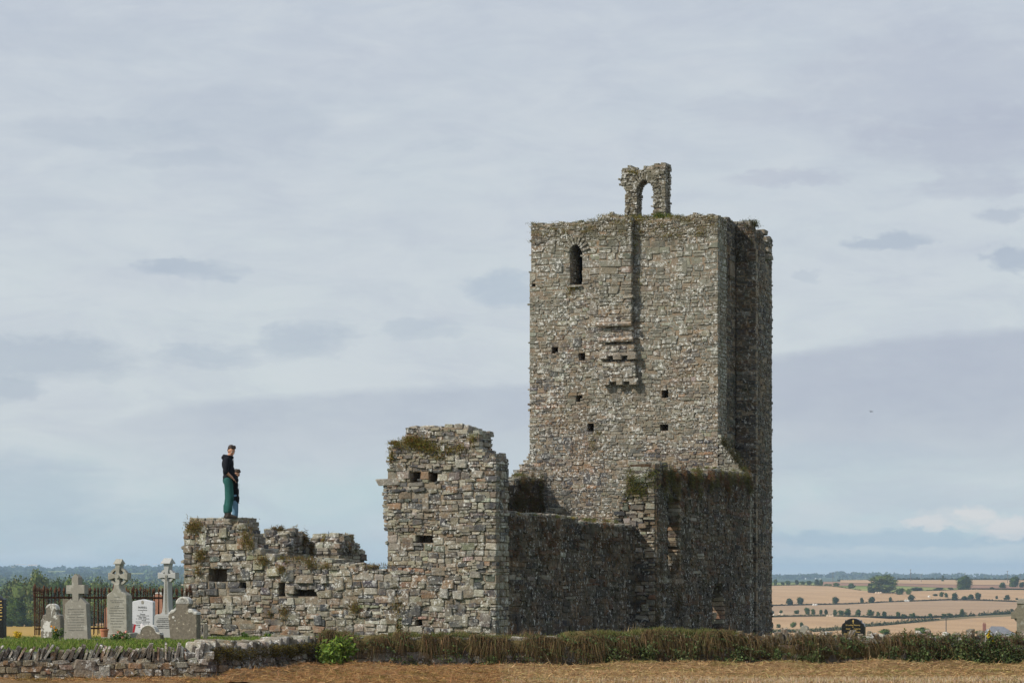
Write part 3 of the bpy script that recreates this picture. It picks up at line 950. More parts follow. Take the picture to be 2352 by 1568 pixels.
def bell_arch():
    O = TR + A * 1.15
    q = Plane2(O, U, NF)
    t = empty('bell_arch', (*(O + U * 2.2), 12.9), 'ruined narrow bellcote arch standing open against the sky on top of the tower', 'arch')
    top = prof(q, [(1529, 376), (1505, 378), (1496, 382), (1480, 386), (1474, 390), (1468, 392), (1455, 386), (1447, 381), (1440, 384), (1425, 385)])
    sc = q.s(1481.5); zs = q.z(sc, 443); za = q.z(sc, 412); hw = 18.0 / FD * 83 / 0.93
    def arch(s, z):
        if z > za: return False
        w = hw if z < zs else hw * 1.04 * math.sqrt(max(0, 1 - ((z - zs) / (za - zs)) ** 1.7))
        return abs(s - sc) < w
    def side(s, z):      # left haunch corbels outwards
        lim = q.s(float(np.interp(z, [q.z(2, 500), q.z(2, 440), q.z(2, 436), q.z(2, 415), q.z(2, 400), q.z(2, 376)], [1434, 1435, 1439, 1424, 1426, 1425])))
        return s > lim
    S = Stones()
    crs = courses(12.4, 15.6, 0.07, 0.14, 31)
    masonry(S, q, top, 12.4, 0.56, crs, (0.12, 0.32), 0.0, q.s(1421), [(arch, False), (side, False)], PAL_TOWER, jut=0.05, step=0.03)
    for k in range(15):
        a = math.radians(8 + k * 11.7)
        rx, rz = hw + 0.12, (za - zs) + 0.10
        tx, tz = -math.cos(a) * rx, math.sin(a) * rz
        an = math.atan2(tz / rz, -tx / rx)
        for off in (0.02, -0.28):
            S.add(q.p(sc + tx, off - 0.13, zs + tz), 0.036, 0.16, 0.135, q.e, q.n, pick([(1, (0.27, 0.25, 0.2)), (1, (0.2, 0.18, 0.15))]), math.pi / 2 - a, 4)
    S.build(t, M_TOWER, M_MORT)
    return q
BEL = bell_arch()
# ------------------------------------------------------------------ terrain
LT = [(38, 1508), (40.8, 1500), (42.5, 1487), (45, 1478), (50, 1472), (62, 1470), (80, 1467), (100, 1468), (200, 1470), (350, 1468), (420, 1463), (500, 1455), (800, 1438), (1000, 1424), (1300, 1405), (2000, 1375), (3000, 1352), (4500, 1338), (6000, 1320), (7500, 1308), (8200, 1306), (9500, 1312), (14000, 1330)]
RT = [(38, 1508), (46, 1480), (50, 1473), (62, 1470), (80, 1467), (100, 1468), (200, 1470), (600, 1468), (850, 1462), (1000, 1450), (1150, 1440), (1300, 1420), (1450, 1410), (1650, 1386), (1900, 1360), (2200, 1345), (2600, 1336), (3000, 1331.5), (3300, 1333), (4200, 1340), (6000, 1332), (7500, 1325), (8200, 1323), (9500, 1327), (14000, 1332)]
def yline(dx, D):
    a = np.interp(math.log(D), [math.log(p[0]) for p in LT], [p[1] for p in LT])
    b_ = np.interp(math.log(D), [math.log(p[0]) for p in RT], [p[1] for p in RT])
    k = min(1, max(0, (dx - 700) / 900)); k = k * k * (3 - 2 * k)
    y = a * (1 - k) + b_ * k
    if D > 4000:
        y += (1.6 * math.sin(dx / 83.0) + 1.2 * math.sin(dx / 37.0 + D / 900)) * min(1, (D - 4000) / 3000)
    return y
def gz(dx, D):
    return EYE + (HOR - yline(dx, D)) / FD * D
def gp(dx, D, up=0.0):
    return Vector(((dx - CXD) / FD * D, D, gz(dx, D) + up))
def D_of_y(dx, y, lo=300, hi=3000):
    """distance at which the ground is seen at picture height y"""
    for _ in range(40):
        m = math.sqrt(lo * hi)
        if yline(dx, m) > y: lo = m
        else: hi = m
    return math.sqrt(lo * hi)

WPTS = [(-2600, 36.0), (-400, 39.9), (480, 40.8), (735, 45.2), (2352, 46.3), (6000, 50.0)]
def wall_D(dx):
    return 1.0 / float(np.interp(dx, [p[0] for p in WPTS], [1 / p[1] for p in WPTS]))

def mat_ground(name, cols, scales=(0.02, 0.4, 6), stripes=None, bump=0.0, warp=0.0):
    m, t, b = new_mat(name)
    g = t.n('ShaderNodeNewGeometry')
    p = g.outputs['Position']
    n1 = t.noise(p, scales[0], 4, 0.6)
    n2 = t.noise(p, scales[1], 5, 0.65)
    n3 = t.noise(p, scales[2], 4, 0.7)
    c = t.ramp(n1, [(0.3, cols[0]), (0.52, cols[1]), (0.7, cols[2])])
    c = t.mix(t.m('MULTIPLY', t.ramp(n2, [(0.4, 0.0), (0.65, 1.0)]), 0.5), c, cols[-1])
    c = t.mix(1.0, c, t.ramp(n3, [(0.3, 0.75), (0.7, 1.25)]), 'MULTIPLY')
    if stripes:
        per, rot, k = stripes
        mp = t.mapping(p, (1, 1, 0), rot=(0, 0, rot))
        sp = t.n('ShaderNodeSeparateXYZ'); t.put(sp.inputs[0], mp)
        ww = t.m('SINE', t.m('ADD', t.m('MULTIPLY', sp.outputs[1], 2 * math.pi / per), t.m('MULTIPLY', n1, 5)))
        c = t.mix(1.0, c, t.ramp(t.m('MULTIPLY_ADD', ww, 0.5, 0.5), [(0.0, 1 - k), (1.0, 1 + k)]), 'MULTIPLY')
    t.put(b.inputs['Base Color'], c)
    b.inputs['Specular IOR Level'].default_value = 0.05
    b.inputs['Roughness'].default_value = 1.0
    if bump:
        bp = t.n('ShaderNodeBump'); bp.inputs['Distance'].default_value = bump; bp.inputs['Strength'].default_value = 1.0
        t.put(bp.inputs['Height'], n3); t.put(b.inputs['Normal'], bp.outputs[0])
    return m

M_GREEN = mat_ground('churchyard_grass', [(0.07, 0.10, 0.02), (0.09, 0.13, 0.03), (0.12, 0.13, 0.04)], (0.3, 2, 30), bump=0.03)
M_FARLAND = mat_ground('far_country', [(0.035, 0.055, 0.025), (0.05, 0.075, 0.03), (0.10, 0.12, 0.05), (0.05, 0.065, 0.03)], (0.004, 0.02, 0.2))
M_STUB = mat_ground('stubble', [(0.35, 0.225, 0.125), (0.38, 0.25, 0.14), (0.42, 0.285, 0.16)], (0.01, 0.05, 0.8), stripes=(46, 1.25, 0.05))
M_STUB2 = mat_ground('stubble_dusky', [(0.29, 0.195, 0.12), (0.32, 0.22, 0.135), (0.355, 0.25, 0.15)], (0.008, 0.04, 0.8), stripes=(60, 0.4, 0.045))
M_PLOUGH = mat_ground('ploughed', [(0.22, 0.125, 0.085), (0.26, 0.15, 0.10), (0.30, 0.19, 0.12)], (0.01, 0.05, 0.8))
M_MEADOW = mat_ground('meadow', [(0.14, 0.19, 0.05), (0.17, 0.22, 0.06), (0.27, 0.24, 0.10)], (0.01, 0.05, 0.8))
M_GOLD = mat_ground('dry_pasture', [(0.30, 0.20, 0.05), (0.33, 0.22, 0.06), (0.38, 0.25, 0.08)], (0.01, 0.05, 0.8))
M_VERGE = mat_ground('rough_verge', [(0.16, 0.12, 0.07), (0.20, 0.15, 0.08), (0.12, 0.12, 0.05)], (0.01, 0.05, 0.8))
M_HAY = mat_ground('mown_hay_ground', [(0.26, 0.16, 0.08), (0.30, 0.19, 0.095), (0.17, 0.11, 0.05)], (0.5, 3, 40), bump=0.04)

def sheet(name, mat, dxs, rows, up=0.0, structure=True):
    """rows: list of functions dx -> distance; the ground between them"""
    b_ = Batch()
    for r in rows:
        for dx in dxs:
            D = r(dx)
            b_.v.append(np.array([gp(dx, D, up)])); b_.c.append(np.zeros((1, 3))); b_.nv += 1
    n = len(dxs)
    for j in range(len(rows) - 1):
        for i in range(n - 1):
            b_.f.append((j * n + i, j * n + i + 1, (j + 1) * n + i + 1, (j + 1) * n + i))
    o = b_.build(name, mat, smooth=True)
    tag(o, kind='structure')
    return o

DXS = list(range(-4400, 6800, 160)) 
DXS = sorted(set(DXS + list(range(-40, 2420, 40))))
def terrain():
    Ds = [48, 50, 55, 62, 70, 80, 100, 150, 200, 300, 400, 500, 600, 700, 850, 1000, 1150, 1300, 1450, 1650, 1900, 2200, 2600, 3000, 3300, 3700, 4200, 5000, 6000, 6800, 7500, 8200, 9000, 11000, 14000]
    near = [d for d in Ds if d <= 300]
    cg = sheet('churchyard_ground', M_GREEN, DXS, [lambda dx: wall_D(dx) + 0.15, lambda dx: wall_D(dx) + .8, lambda dx: wall_D(dx) + 1.6, lambda dx: wall_D(dx) + 2.8] + [(lambda dx, d=d: d) for d in near if d > 52])
    for i in range(len(DXS)):            # the earth goes down behind the wall
        cg.data.vertices[i].co.z = 0.0
        cg.data.vertices[i + len(DXS)].co.y -= 0.45
    sheet('countryside', M_FARLAND, DXS, [(lambda dx, d=d: d) for d in Ds if d >= 300], -1.6)
    # field in front of the wall
    b_ = Batch()
    xs = np.linspace(-60, 60, 121)
    ys = [-60, -20, 0, 20, 30, 36, 38, 39, 40, 41, 42, 43, 44, 45, 46, 47, 50]
    b_.v = []
    for y in ys:
        for x in xs:
            b_.v.append(np.array([(x, y, 0.0)])); b_.c.append(np.zeros((1, 3))); b_.nv += 1
    n = len(xs)
    for j in range(len(ys) - 1):
        for i in range(n - 1):
            yc = (ys[j] + ys[j + 1]) / 2
            xc = (xs[i] + xs[i + 1]) / 2
            if yc > 35 and yc > wall_D(CXD + FD * xc / yc) + 1.0:
                continue
            b_.f.append((j * n + i, j * n + i + 1, (j + 1) * n + i + 1, (j + 1) * n + i))
    tag(b_.build('mown_field', M_HAY), kind='structure')
    # fields: strips between boundary lines given in picture coordinates
    def strip(name, mat, lower, upper, x0, x1, up, n=6):
        lo = lambda dx: float(np.interp(dx, [p[0] for p in lower], [p[1] for p in lower]))
        hi = lambda dx: float(np.interp(dx, [p[0] for p in upper], [p[1] for p in upper]))
        dxs = np.linspace(x0, x1, max(40, int((x1 - x0) / 25)))
        rows = []
        for k in range(n + 1):
            def f(dx, k=k):
                y = lo(dx) + (hi(dx) - lo(dx)) * k / n
                return D_of_y(dx, y)
            rows.append(f)
        # follow the terrain finely enough
        sheet(name, mat, list(dxs), rows, up)
    B4 = [(1600, 1447), (1762, 1446), (1845, 1445), (1926, 1440), (1990, 1432), (2038, 1430), (2158, 1421), (2238, 1415), (2338, 1410), (2600, 1400)]
    B4b = [(p[0], p[1] + 4) for p in B4]
    B3 = [(1600, 1417), (1762, 1416), (1805, 1413), (1900, 1412.5), (1980, 1414), (2100, 1415), (2160, 1413.5), (2238, 1412), (2338, 1404), (2600, 1395)]
    B3b = [(1600, 1420), (1762, 1418), (1805, 1416), (1900, 1415), (1980, 1417), (2045, 1421), (2100, 1420), (2160, 1418), (2238, 1413.5), (2338, 1406), (2600, 1397)]
    B2 = [(1600, 1391), (1762, 1390), (1858, 1388), (1952, 1386), (2045, 1381), (2118, 1379), (2185, 1376.5), (2265, 1378), (2338, 1381), (2600, 1384)]
    B2b = [(p[0], p[1] + 1.5) for p in B2]
    B15 = [(2045, 1364), (2100, 1365.5), (2185, 1371), (2265, 1373), (2338, 1375), (2600, 1378)]
    B1 = [(1600, 1347), (1762, 1345.5), (1832, 1343), (1912, 1345), (1979, 1355.6), (2045, 1360), (2100, 1357), (2160, 1354.5), (2238, 1352), (2338, 1354), (2600, 1356)]
    B0 = [(1600, 1332.5), (2600, 1332.5)]
    strip('stubble_field', M_STUB, [(1600, 1461), (2600, 1461)], B4b, 1350, 5200, 0.2)
    strip('stubble_field', M_STUB, B4, B3b, 1350, 2250, 0.1)
    strip('stubble_field', M_STUB2, B3, B2b, 1350, 5200, 0.15)
    strip('stubble_field', M_STUB, B2, B1, 1350, 5200, 0.2, 8)
    mid = [(1600, 1338), (1762, 1338), (1900, 1339), (2065, 1343), (2160, 1347), (2238, 1348), (2600, 1349)]
    strip('meadow', M_MEADOW, B1, mid, 1350, 2200, 0.15)
    strip('ploughed_field', M_PLOUGH, [(1880, 1345), (2065, 1346), (2200, 1351), (2600, 1353)], [(1880, 1336), (2065, 1337), (2200, 1341), (2600, 1345)], 1890, 4800, 0.45)
    strip('stubble_field', M_STUB, [(1880, 1339), (2065, 1341), (2200, 1344), (2600, 1347)], B0, 1930, 5200, 0.8)
    strip('rough_verge', M_VERGE, [(1600, 1455), (1762, 1453), (1926, 1445), (2038, 1435.5), (2158, 1426), (2238, 1419), (2338, 1413), (2600, 1404)], B4, 1350, 5200, 0.3, 2)
    # left: dry pasture and a pink stubble beyond
    strip('pasture', M_GOLD, [(-900, 1466), (700, 1466)], [(-900, 1438), (700, 1438)], -3600, 700, 0.2)
    strip('stubble_field', M_STUB, [(-900, 1437), (700, 1437)], [(-900, 1424), (700, 1424)], -3600, 700, 0.2)
terrain()

# ------------------------------------------------------------------ trees and bushes
GREENS = [(4, (0.05, 0.08, 0.022)), (3, (0.075, 0.11, 0.03)), (2, (0.035, 0.055, 0.018)), (1, (0.12, 0.14, 0.045))]
DARKG = [(4, (0.035, 0.055, 0.02)), (2, (0.055, 0.08, 0.028)), (2, (0.022, 0.035, 0.014))]
PALEG = [(4, (0.09, 0.13, 0.035)), (2, (0.12, 0.15, 0.05)), (2, (0.06, 0.09, 0.03))]
def crown_mesh(name, seed, n, lobes, pal, leaf=0.09):
    """unit crown: about 1 wide (x, y from -.5 to .5), z from 0 to 1"""
    r = np.random.default_rng(seed)
    P = []
    cen = []
    for k in range(lobes):
        a = r.uniform(0, 2 * math.pi); d = r.uniform(0, 0.28)
        z = r.uniform(0.16, 0.78)
        rad = r.uniform(0.15, 0.27) * (1.15 - abs(z - 0.45))
        cen.append((d * math.cos(a), d * math.sin(a), z, rad))
    cen.append((0, 0, 0.45, 0.27)); cen.append((0, 0, 0.2, 0.28))
    w = np.array([c[3] ** 2 for c in cen]); w /= w.sum()
    idx = r.choice(len(cen), n, p=w)
    v = r.normal(size=(n, 3)); v /= np.linalg.norm(v, axis=1, keepdims=True)
    rad = np.array([c[3] for c in cen])[idx] * r.uniform(0.72, 1.12, n)
    Cn = np.array([c[:3] for c in cen])[idx]
    P = Cn + v * rad[:, None] * np.array([[1, 1, 1.15]])
    P[:, 2] = np.abs(P[:, 2])
    C = pick_cols(pal, n, 0.22)
    lob = np.array([r.uniform(0.8, 1.2) for _ in cen])[idx]
    C = C * lob[:, None]
    V0 = leaf_mesh(name, P, r.uniform(0.7, 1.3, n) * leaf, C, M_FAR, aspect=1.2)
    # solid inner mass
    bm = bmesh.new(); bm.from_mesh(V0)
    cl = bm.verts.layers.float_color['tint']
    for (x, y, z, rd) in cen:
        ret = bmesh.ops.create_icosphere(bm, subdivisions=1, radius=rd * 0.82, matrix=Matrix.Translation((x, y, max(z, rd * .8))))
        for vv in ret['verts']:
            vv.co += Vector(r.normal(size=3) * rd * 0.12)
            vv[cl] = (*pal[0][1], 1)
    bm.to_mesh(V0); bm.free()
    V0.update()
    return V0
def trunk_mesh(name, seed):
    r = random.Random(seed)
    b_ = Batch()
    def limb(p0, p1, r0, r1):
        p0, p1 = np.array(p0), np.array(p1)
        d = p1 - p0; d /= np.linalg.norm(d)
        a = np.cross(d, (0.3, 1, 0.1)); a /= np.linalg.norm(a); c = np.cross(d, a)
        vs = [p + (a * math.cos(k * 2 * math.pi / 6) + c * math.sin(k * 2 * math.pi / 6)) * rr_ for p, rr_ in ((p0, r0), (p1, r1)) for k in range(6)]
        b_.add(vs, [(k, (k + 1) % 6, (k + 1) % 6 + 6, k + 6) for k in range(6)] + [tuple(range(6, 12))], (0.1, 0.08, 0.06))
    limb((0, 0, -0.12), (0.01, 0, 0.28), 0.05, 0.035)
    for k in range(4):
        a = k * 1.57 + r.uniform(-.5, .5)
        limb((0.01, 0, r.uniform(.12, .27)), (0.26 * math.cos(a), 0.26 * math.sin(a), r.uniform(.45, .7)), 0.028, 0.008)
    return b_.mesh(name, M_BARK)
CROWNS = {k: [crown_mesh('crown', 100 + i + sd, nn, lb, pal, lf) for i, (nn, lb, lf) in enumerate([(420, 5, .10), (520, 8, .09), (360, 4, .11), (480, 6, .1)])]
          for k, sd, pal in (('green', 0, GREENS), ('dark', 20, DARKG), ('pale', 40, PALEG))}
LITG = [(4, (0.085, 0.115, 0.035)), (3, (0.12, 0.15, 0.045)), (2, (0.055, 0.08, 0.026)), (1, (0.17, 0.17, 0.06))]
CROWNS['big'] = [crown_mesh('crown', 300 + i, 2600, 12, pal, .05) for i, pal in enumerate((LITG, GREENS, LITG, GREENS))]
TRUNKS = [trunk_mesh('trunk', i) for i in range(3)]
ORD = ['first', 'second', 'third', 'fourth', 'fifth', 'sixth', 'seventh', 'eighth', 'ninth', 'tenth', 'eleventh', 'twelfth', 'thirteenth', 'fourteenth', 'fifteenth', 'sixteenth', 'seventeenth', 'eighteenth', 'nineteenth', 'twentieth', 'twenty-first', 'twenty-second', 'twenty-third', 'twenty-fourth', 'twenty-fifth', 'twenty-sixth', 'twenty-seventh', 'twenty-eighth', 'twenty-ninth', 'thirtieth']
def tree(dx, y, w, h, kind, label, cat='tree', name='tree', group=None, D=None, dw=None):
    """a tree whose foot is seen at (dx, y); w and h are its picture size"""
    D = D or D_of_y(dx, y)
    p = gp(dx, D)
    p.z = EYE + (HOR - y) / FD * D
    ww, hh = w / FD * D, h / FD * D
    t = empty(name, p, label, cat, group, rz=R.uniform(0, 6.28))
    c = link('crown', R.choice(CROWNS[kind]), t)
    c.scale = (ww * 1.3, ww * 1.3, hh * 1.06); c.color = (0, 0, 0, 1)
    k = link('trunk', R.choice(TRUNKS), t)
    k.scale = (ww, ww, hh); k.color = (0, 0, 0, 1)
    return t
c6 = lambda x, y: (1751.3 + x * .13428, 1280.4 + y * .13428)
c7 = lambda x, y: (2038.4 + x * .13329, 1280.4 + y * .13329)
def rows():
    K6, K7 = .13428, .13329
    r1 = [(130, 474, 110, 110, 'green'), (220, 470, 80, 105, 'green'), (350, 470, 90, 60, 'dark'), (440, 465, 110, 80, 'green'), (590, 465, 100, 95, 'dark'), (690, 468, 100, 70, 'green'), (800, 470, 120, 85, 'green'), (925, 468, 110, 115, 'dark'), (1000, 475, 90, 115, 'green'),
          (1080, 478, 80, 40, 'pale'), (1160, 483, 80, 40, 'pale'), (1260, 497, 130, 75, 'green'), (1520, 522, 160, 92, 'green')]
    rowspec = [('on the upper hedge bank', r1, c6, K6),
        ('on the bank between the widest stubbles', [(465, 808, 165, 145, 'dark'), (645, 802, 155, 135, 'dark'), (1245, 790, 135, 130, 'dark'), (1700, 772, 95, 100, 'dark'), (1865, 775, 165, 115, 'dark'), (2185, 758, 72, 92, 'dark')], c6, K6),
        ('in the lower broken hedge', [(145, 995, 135, 95, 'dark'), (315, 972, 85, 80, 'green'), (585, 965, 115, 72, 'green'), (770, 975, 115, 125, 'green'), (870, 972, 100, 100, 'green'), (1000, 975, 80, 92, 'green'), (1090, 980, 85, 110, 'dark'), (1240, 982, 100, 105, 'green'),
                (1350, 990, 130, 95, 'green'), (1460, 992, 150, 130, 'green'), (1630, 996, 135, 118, 'green'), (1840, 996, 150, 120, 'green'), (1975, 1003, 80, 90, 'green'), (2090, 1008, 115, 97, 'dark'), (2320, 1012, 95, 95, 'dark')], c6, K6),
        ('before the lowest hedge', [(160, 1200, 75, 95, 'dark'), (275, 1200, 105, 70, 'green'), (515, 1195, 105, 110, 'pale'), (675, 1195, 95, 98, 'green')], c6, K6),
        ('right of the big tree clump', [(210, 636, 180, 115, 'green'), (360, 632, 105, 105, 'pale'), (520, 572, 270, 66, 'dark'), (890, 556, 230, 48, 'dark'), (1090, 545, 120, 45, 'dark'), (1805, 545, 125, 45, 'dark'), (1990, 528, 140, 110, 'green')], c7, K7),
        ('on the bank below the domed tree', [(405, 742, 155, 115, 'dark'), (830, 662, 100, 45, 'dark'), (935, 678, 85, 95, 'green'), (1015, 685, 85, 85, 'green'), (1165, 735, 155, 145, 'dark'), (1330, 725, 150, 85, 'dark'), (1435, 720, 150, 115, 'dark'), (1560, 720, 140, 128, 'dark'),
                (1880, 712, 65, 62, 'dark'), (2070, 724, 125, 95, 'dark'), (2230, 728, 75, 42, 'dark')], c7, K7),
        ('in the hedge towards the far cross', [(185, 1020, 88, 90, 'green'), (285, 1055, 105, 95, 'dark'), (400, 1012, 60, 52, 'green'), (450, 1022, 85, 82, 'green'), (735, 1015, 85, 62, 'green'), (980, 1015, 110, 55, 'green'), (1070, 1015, 100, 66, 'green'), (1290, 990, 105, 115, 'green')], c7, K7)]
    for (where, lst, cf, K) in rowspec:
        for i, (x, y, w, h, kind) in enumerate(lst):
            dx, yy = cf(x, y)
            size = 'tall' if h > 110 else ('low' if h < 60 else 'rounded')
            tree(dx, yy, w * K, h * K, kind, f'{size} green bush, {ORD[i]} from the left {where}', 'bush', 'bush', 'bushes ' + where)
    # single trees
    x, y = c6(2080, 605); tree(x, y, 560 * K6, 310 * K6, 'big', 'largest spreading tree clump, standing on the crest of the fields behind the black headstone', 'tree', 'tree')
    x, y = c6(1880, 600); tree(x, y, 240 * K6, 180 * K6, 'dark', 'dark rounded tree joined to the near side of the largest tree clump', 'tree', 'tree')
    x, y = c7(1310, 545); tree(x, y, 310 * K7, 235 * K7, 'big', 'broad domed tree with a dark foot midway along the right-hand crest', 'tree', 'tree')
    x, y = c7(2170, 512); tree(x, y, 205 * K7, 195 * K7, 'big', 'round-headed tree on the crest just left of the far cross', 'tree', 'tree')
    x, y = c7(2310, 520); tree(x, y, 120 * K7, 110 * K7, 'dark', 'dark tree at the far edge of the crest above the far cross', 'tree', 'tree')
    x, y = c7(955, 415); tree(x, y, 55 * K7, 125 * K7, 'dark', 'thin stalk-like tree with a tufted top alone on the crest', 'tree', 'tree')
    for i, (cx, cy, w, h, cf, K, lb) in enumerate([(2110, 1312, 220, 105, c6, K6, 'bright green bush just beyond the wall, right of the black headstone'), (590, 1308, 270, 120, c7, K7, 'bright green rounded bush beyond the wall near the near pole'), (1540, 1305, 230, 60, c7, K7, 'low green bush beside the distant bungalow')]):
        x, y = cf(cx, cy)
        tree(x, y, w * K, h * K, 'pale', lb, 'bush', 'bush', D=700)
    # left wood: crowns one can tell apart
    left = [(-36, 880, 74, 112), (-4, 800, 62, 74), (22, 900, 70, 108), (40, 790, 58, 66), (66, 880, 62, 100), (84, 860, 60, 122), (92, 785, 56, 62), (124, 890, 66, 100), (142, 800, 60, 70), (168, 900, 62, 108), (196, 880, 60, 96), (204, 790, 60, 66), (232, 900, 64, 106), (252, 795, 58, 68),
            (276, 890, 60, 94), (304, 800, 60, 72), (322, 900, 64, 100), (350, 880, 60, 92), (366, 795, 60, 66), (392, 900, 62, 100), (424, 890, 62, 96)]
    for i, (x, D, w, h) in enumerate(left):
        kindl = 'lower rounded tree' if D < 850 else 'tall leafy tree'
        tree(x, yline(x, D), w, h, 'big', f'{kindl}, {ORD[i]} crown from the left edge in the wood behind the railings', 'tree', 'tree', 'trees of the wood behind the churchyard', D=D)
    # low shrubs in front of the wood by the pasture
    for i, (x, w, h) in enumerate([(22, 22, 22), (44, 30, 30), (64, 26, 26), (92, 26, 24), (-10, 26, 26)]):
        tree(x, yline(x, 760), w, h, 'dark', f'low dark shrub, {ORD[(i + 1) % 5]} from the left along the far edge of the golden pasture', 'bush', 'bush', 'shrubs along the pasture', D=760)
rows()

def mass(name, label, pts, pal, leaf, per, kind='stuff', cat='woodland'):
    """one mass of foliage: pts are (x, y, z, rx, rz) lobes"""
    P, C, Sz = [], [], []
    for (x, y, z, rx, rz) in pts:
        v = NR.normal(size=(per, 3)); v /= np.linalg.norm(v, axis=1, keepdims=True)
        v[:, 2] = np.abs(v[:, 2])
        P.append(np.array((x, y, z)) + v * np.array((rx, rx, rz)) * NR.uniform(0.75, 1.05, (per, 1)))
        C.append(pick_cols(pal, per, 0.2) * NR.uniform(0.75, 1.25))
        Sz.append(NR.uniform(0.7, 1.3, per) * leaf * rx)
    me = leaf_mesh(name, np.concatenate(P), np.concatenate(Sz), np.clip(np.concatenate(C), .003, .9), M_FAR, aspect=1.1)
    o = link(name, me); o.color = (0, 0, 0, 1)
    tag(o, label, cat, kind=kind)
    return o
def masses():
    # hedges as long clipped runs
    def hedge(name, label, pts, h, up=0, pal=DARKG, thick=3.0, cat='hedge'):
        L = []
        for i in range(len(pts) - 1):
            (x0, y0), (x1, y1) = pts[i], pts[i + 1]
            n = max(2, int(abs(x1 - x0) / 1.6))
            for k in range(n):
                x = x0 + (x1 - x0) * k / n; y = y0 + (y1 - y0) * k / n
                D = D_of_y(x, y)
                s = D / FD
                L.append(((x - CXD) * s, D + R.uniform(-1, 1), EYE + (HOR - y) * s, 2.2 * s * R.uniform(.8, 1.2), h * s * R.choice([.5, .8, 1, 1.1, 1.5])))
        return mass(name, label, L, pal, 0.85, 40, cat=cat)
    hedge('hedge', 'long dark hedge running up from the tower foot behind the black headstone', [(1740, 1454), (1845, 1453), (1926, 1448), (1990, 1440), (2038, 1436), (2080, 1432), (2120, 1428), (2158, 1424)], 9)
    hedge('hedge', 'dark thick hedge rising towards the far cross', [(2162, 1421), (2200, 1418), (2240, 1415)], 8)
    hedge('hedge', 'dark hedge run ending behind the far cross', [(2248, 1415), (2280, 1412), (2345, 1407), (2600, 1400), (4600, 1400)], 8)
    hedge('hedge', 'thin dark hedge along the skyline of the highest field', [(2062, 1331), (2150, 1331.5), (2250, 1332), (2400, 1334), (4600, 1334)], 4)
    hedge('hedge', 'thin skyline hedge left of the largest tree clump', [(1925, 1333), (2000, 1332.5)], 2)
    hedge('stone_bank', 'low overgrown field bank below the dark round bushes', [(1740, 1390.5), (1858, 1388), (1952, 1386), (2045, 1381.5), (2118, 1379), (2185, 1376), (2265, 1378), (2345, 1381), (2600, 1384), (4600, 1384)], 1.8, pal=[(1, (0.07, 0.075, 0.04)), (1, (0.12, 0.10, 0.06))], cat='field bank')
    hedge('stone_bank', 'low overgrown bank between the lower stubble fields', [(1740, 1417), (1805, 1414), (1900, 1413.5), (1980, 1415), (2100, 1416), (2160, 1415)], 2.4, pal=[(1, (0.10, 0.12, 0.045)), (1, (0.16, 0.13, 0.07))], cat='field bank')
    hedge('stone_bank', 'thin bank under the right-hand crest trees', [(2062, 1358), (2120, 1357), (2238, 1353.5), (2400, 1355)], 1.6, pal=DARKG, cat='field bank')
    hedge('stone_bank', 'grassy bank below the upper hedge bushes', [(1740, 1346), (1832, 1343.5), (1912, 1346), (1979, 1356)], 2.0, pal=[(1, (0.20, 0.17, 0.08)), (1, (0.10, 0.12, 0.04))], cat='field bank')
    # woodland rolling away on the left, and the far blue ridges
    L = []
    for k in range(900):
        D = 1050 * (5.2 ** R.random())
        x = R.uniform(-700, 640)
        s = D / FD
        r_ = R.uniform(6, 11)
        L.append(((x - CXD) * s, D, gz(x, D) - 1, r_, R.uniform(9, 15)))
    mass('woodland', 'rolling green woodland beyond the churchyard railings', L, LITG, 0.42, 34)
    L = []
    for k in range(2300):
        D = R.choice([R.uniform(4300, 6500), R.uniform(6500, 8300), R.uniform(7900, 8300)])
        x = R.uniform(-1200, 3600)
        s = D / FD
        if D < 6500 and x > 900: continue
        L.append(((x - CXD) * s, D, gz(x, D) - 2, R.uniform(12, 26), R.uniform(7, 13) * (1.0 if D < 7900 else R.choice([.6, .8, 1.2]))))
    mass('far_woodland', 'hazy blue wooded ridge on the horizon', L, DARKG, 0.55, 16)
masses()

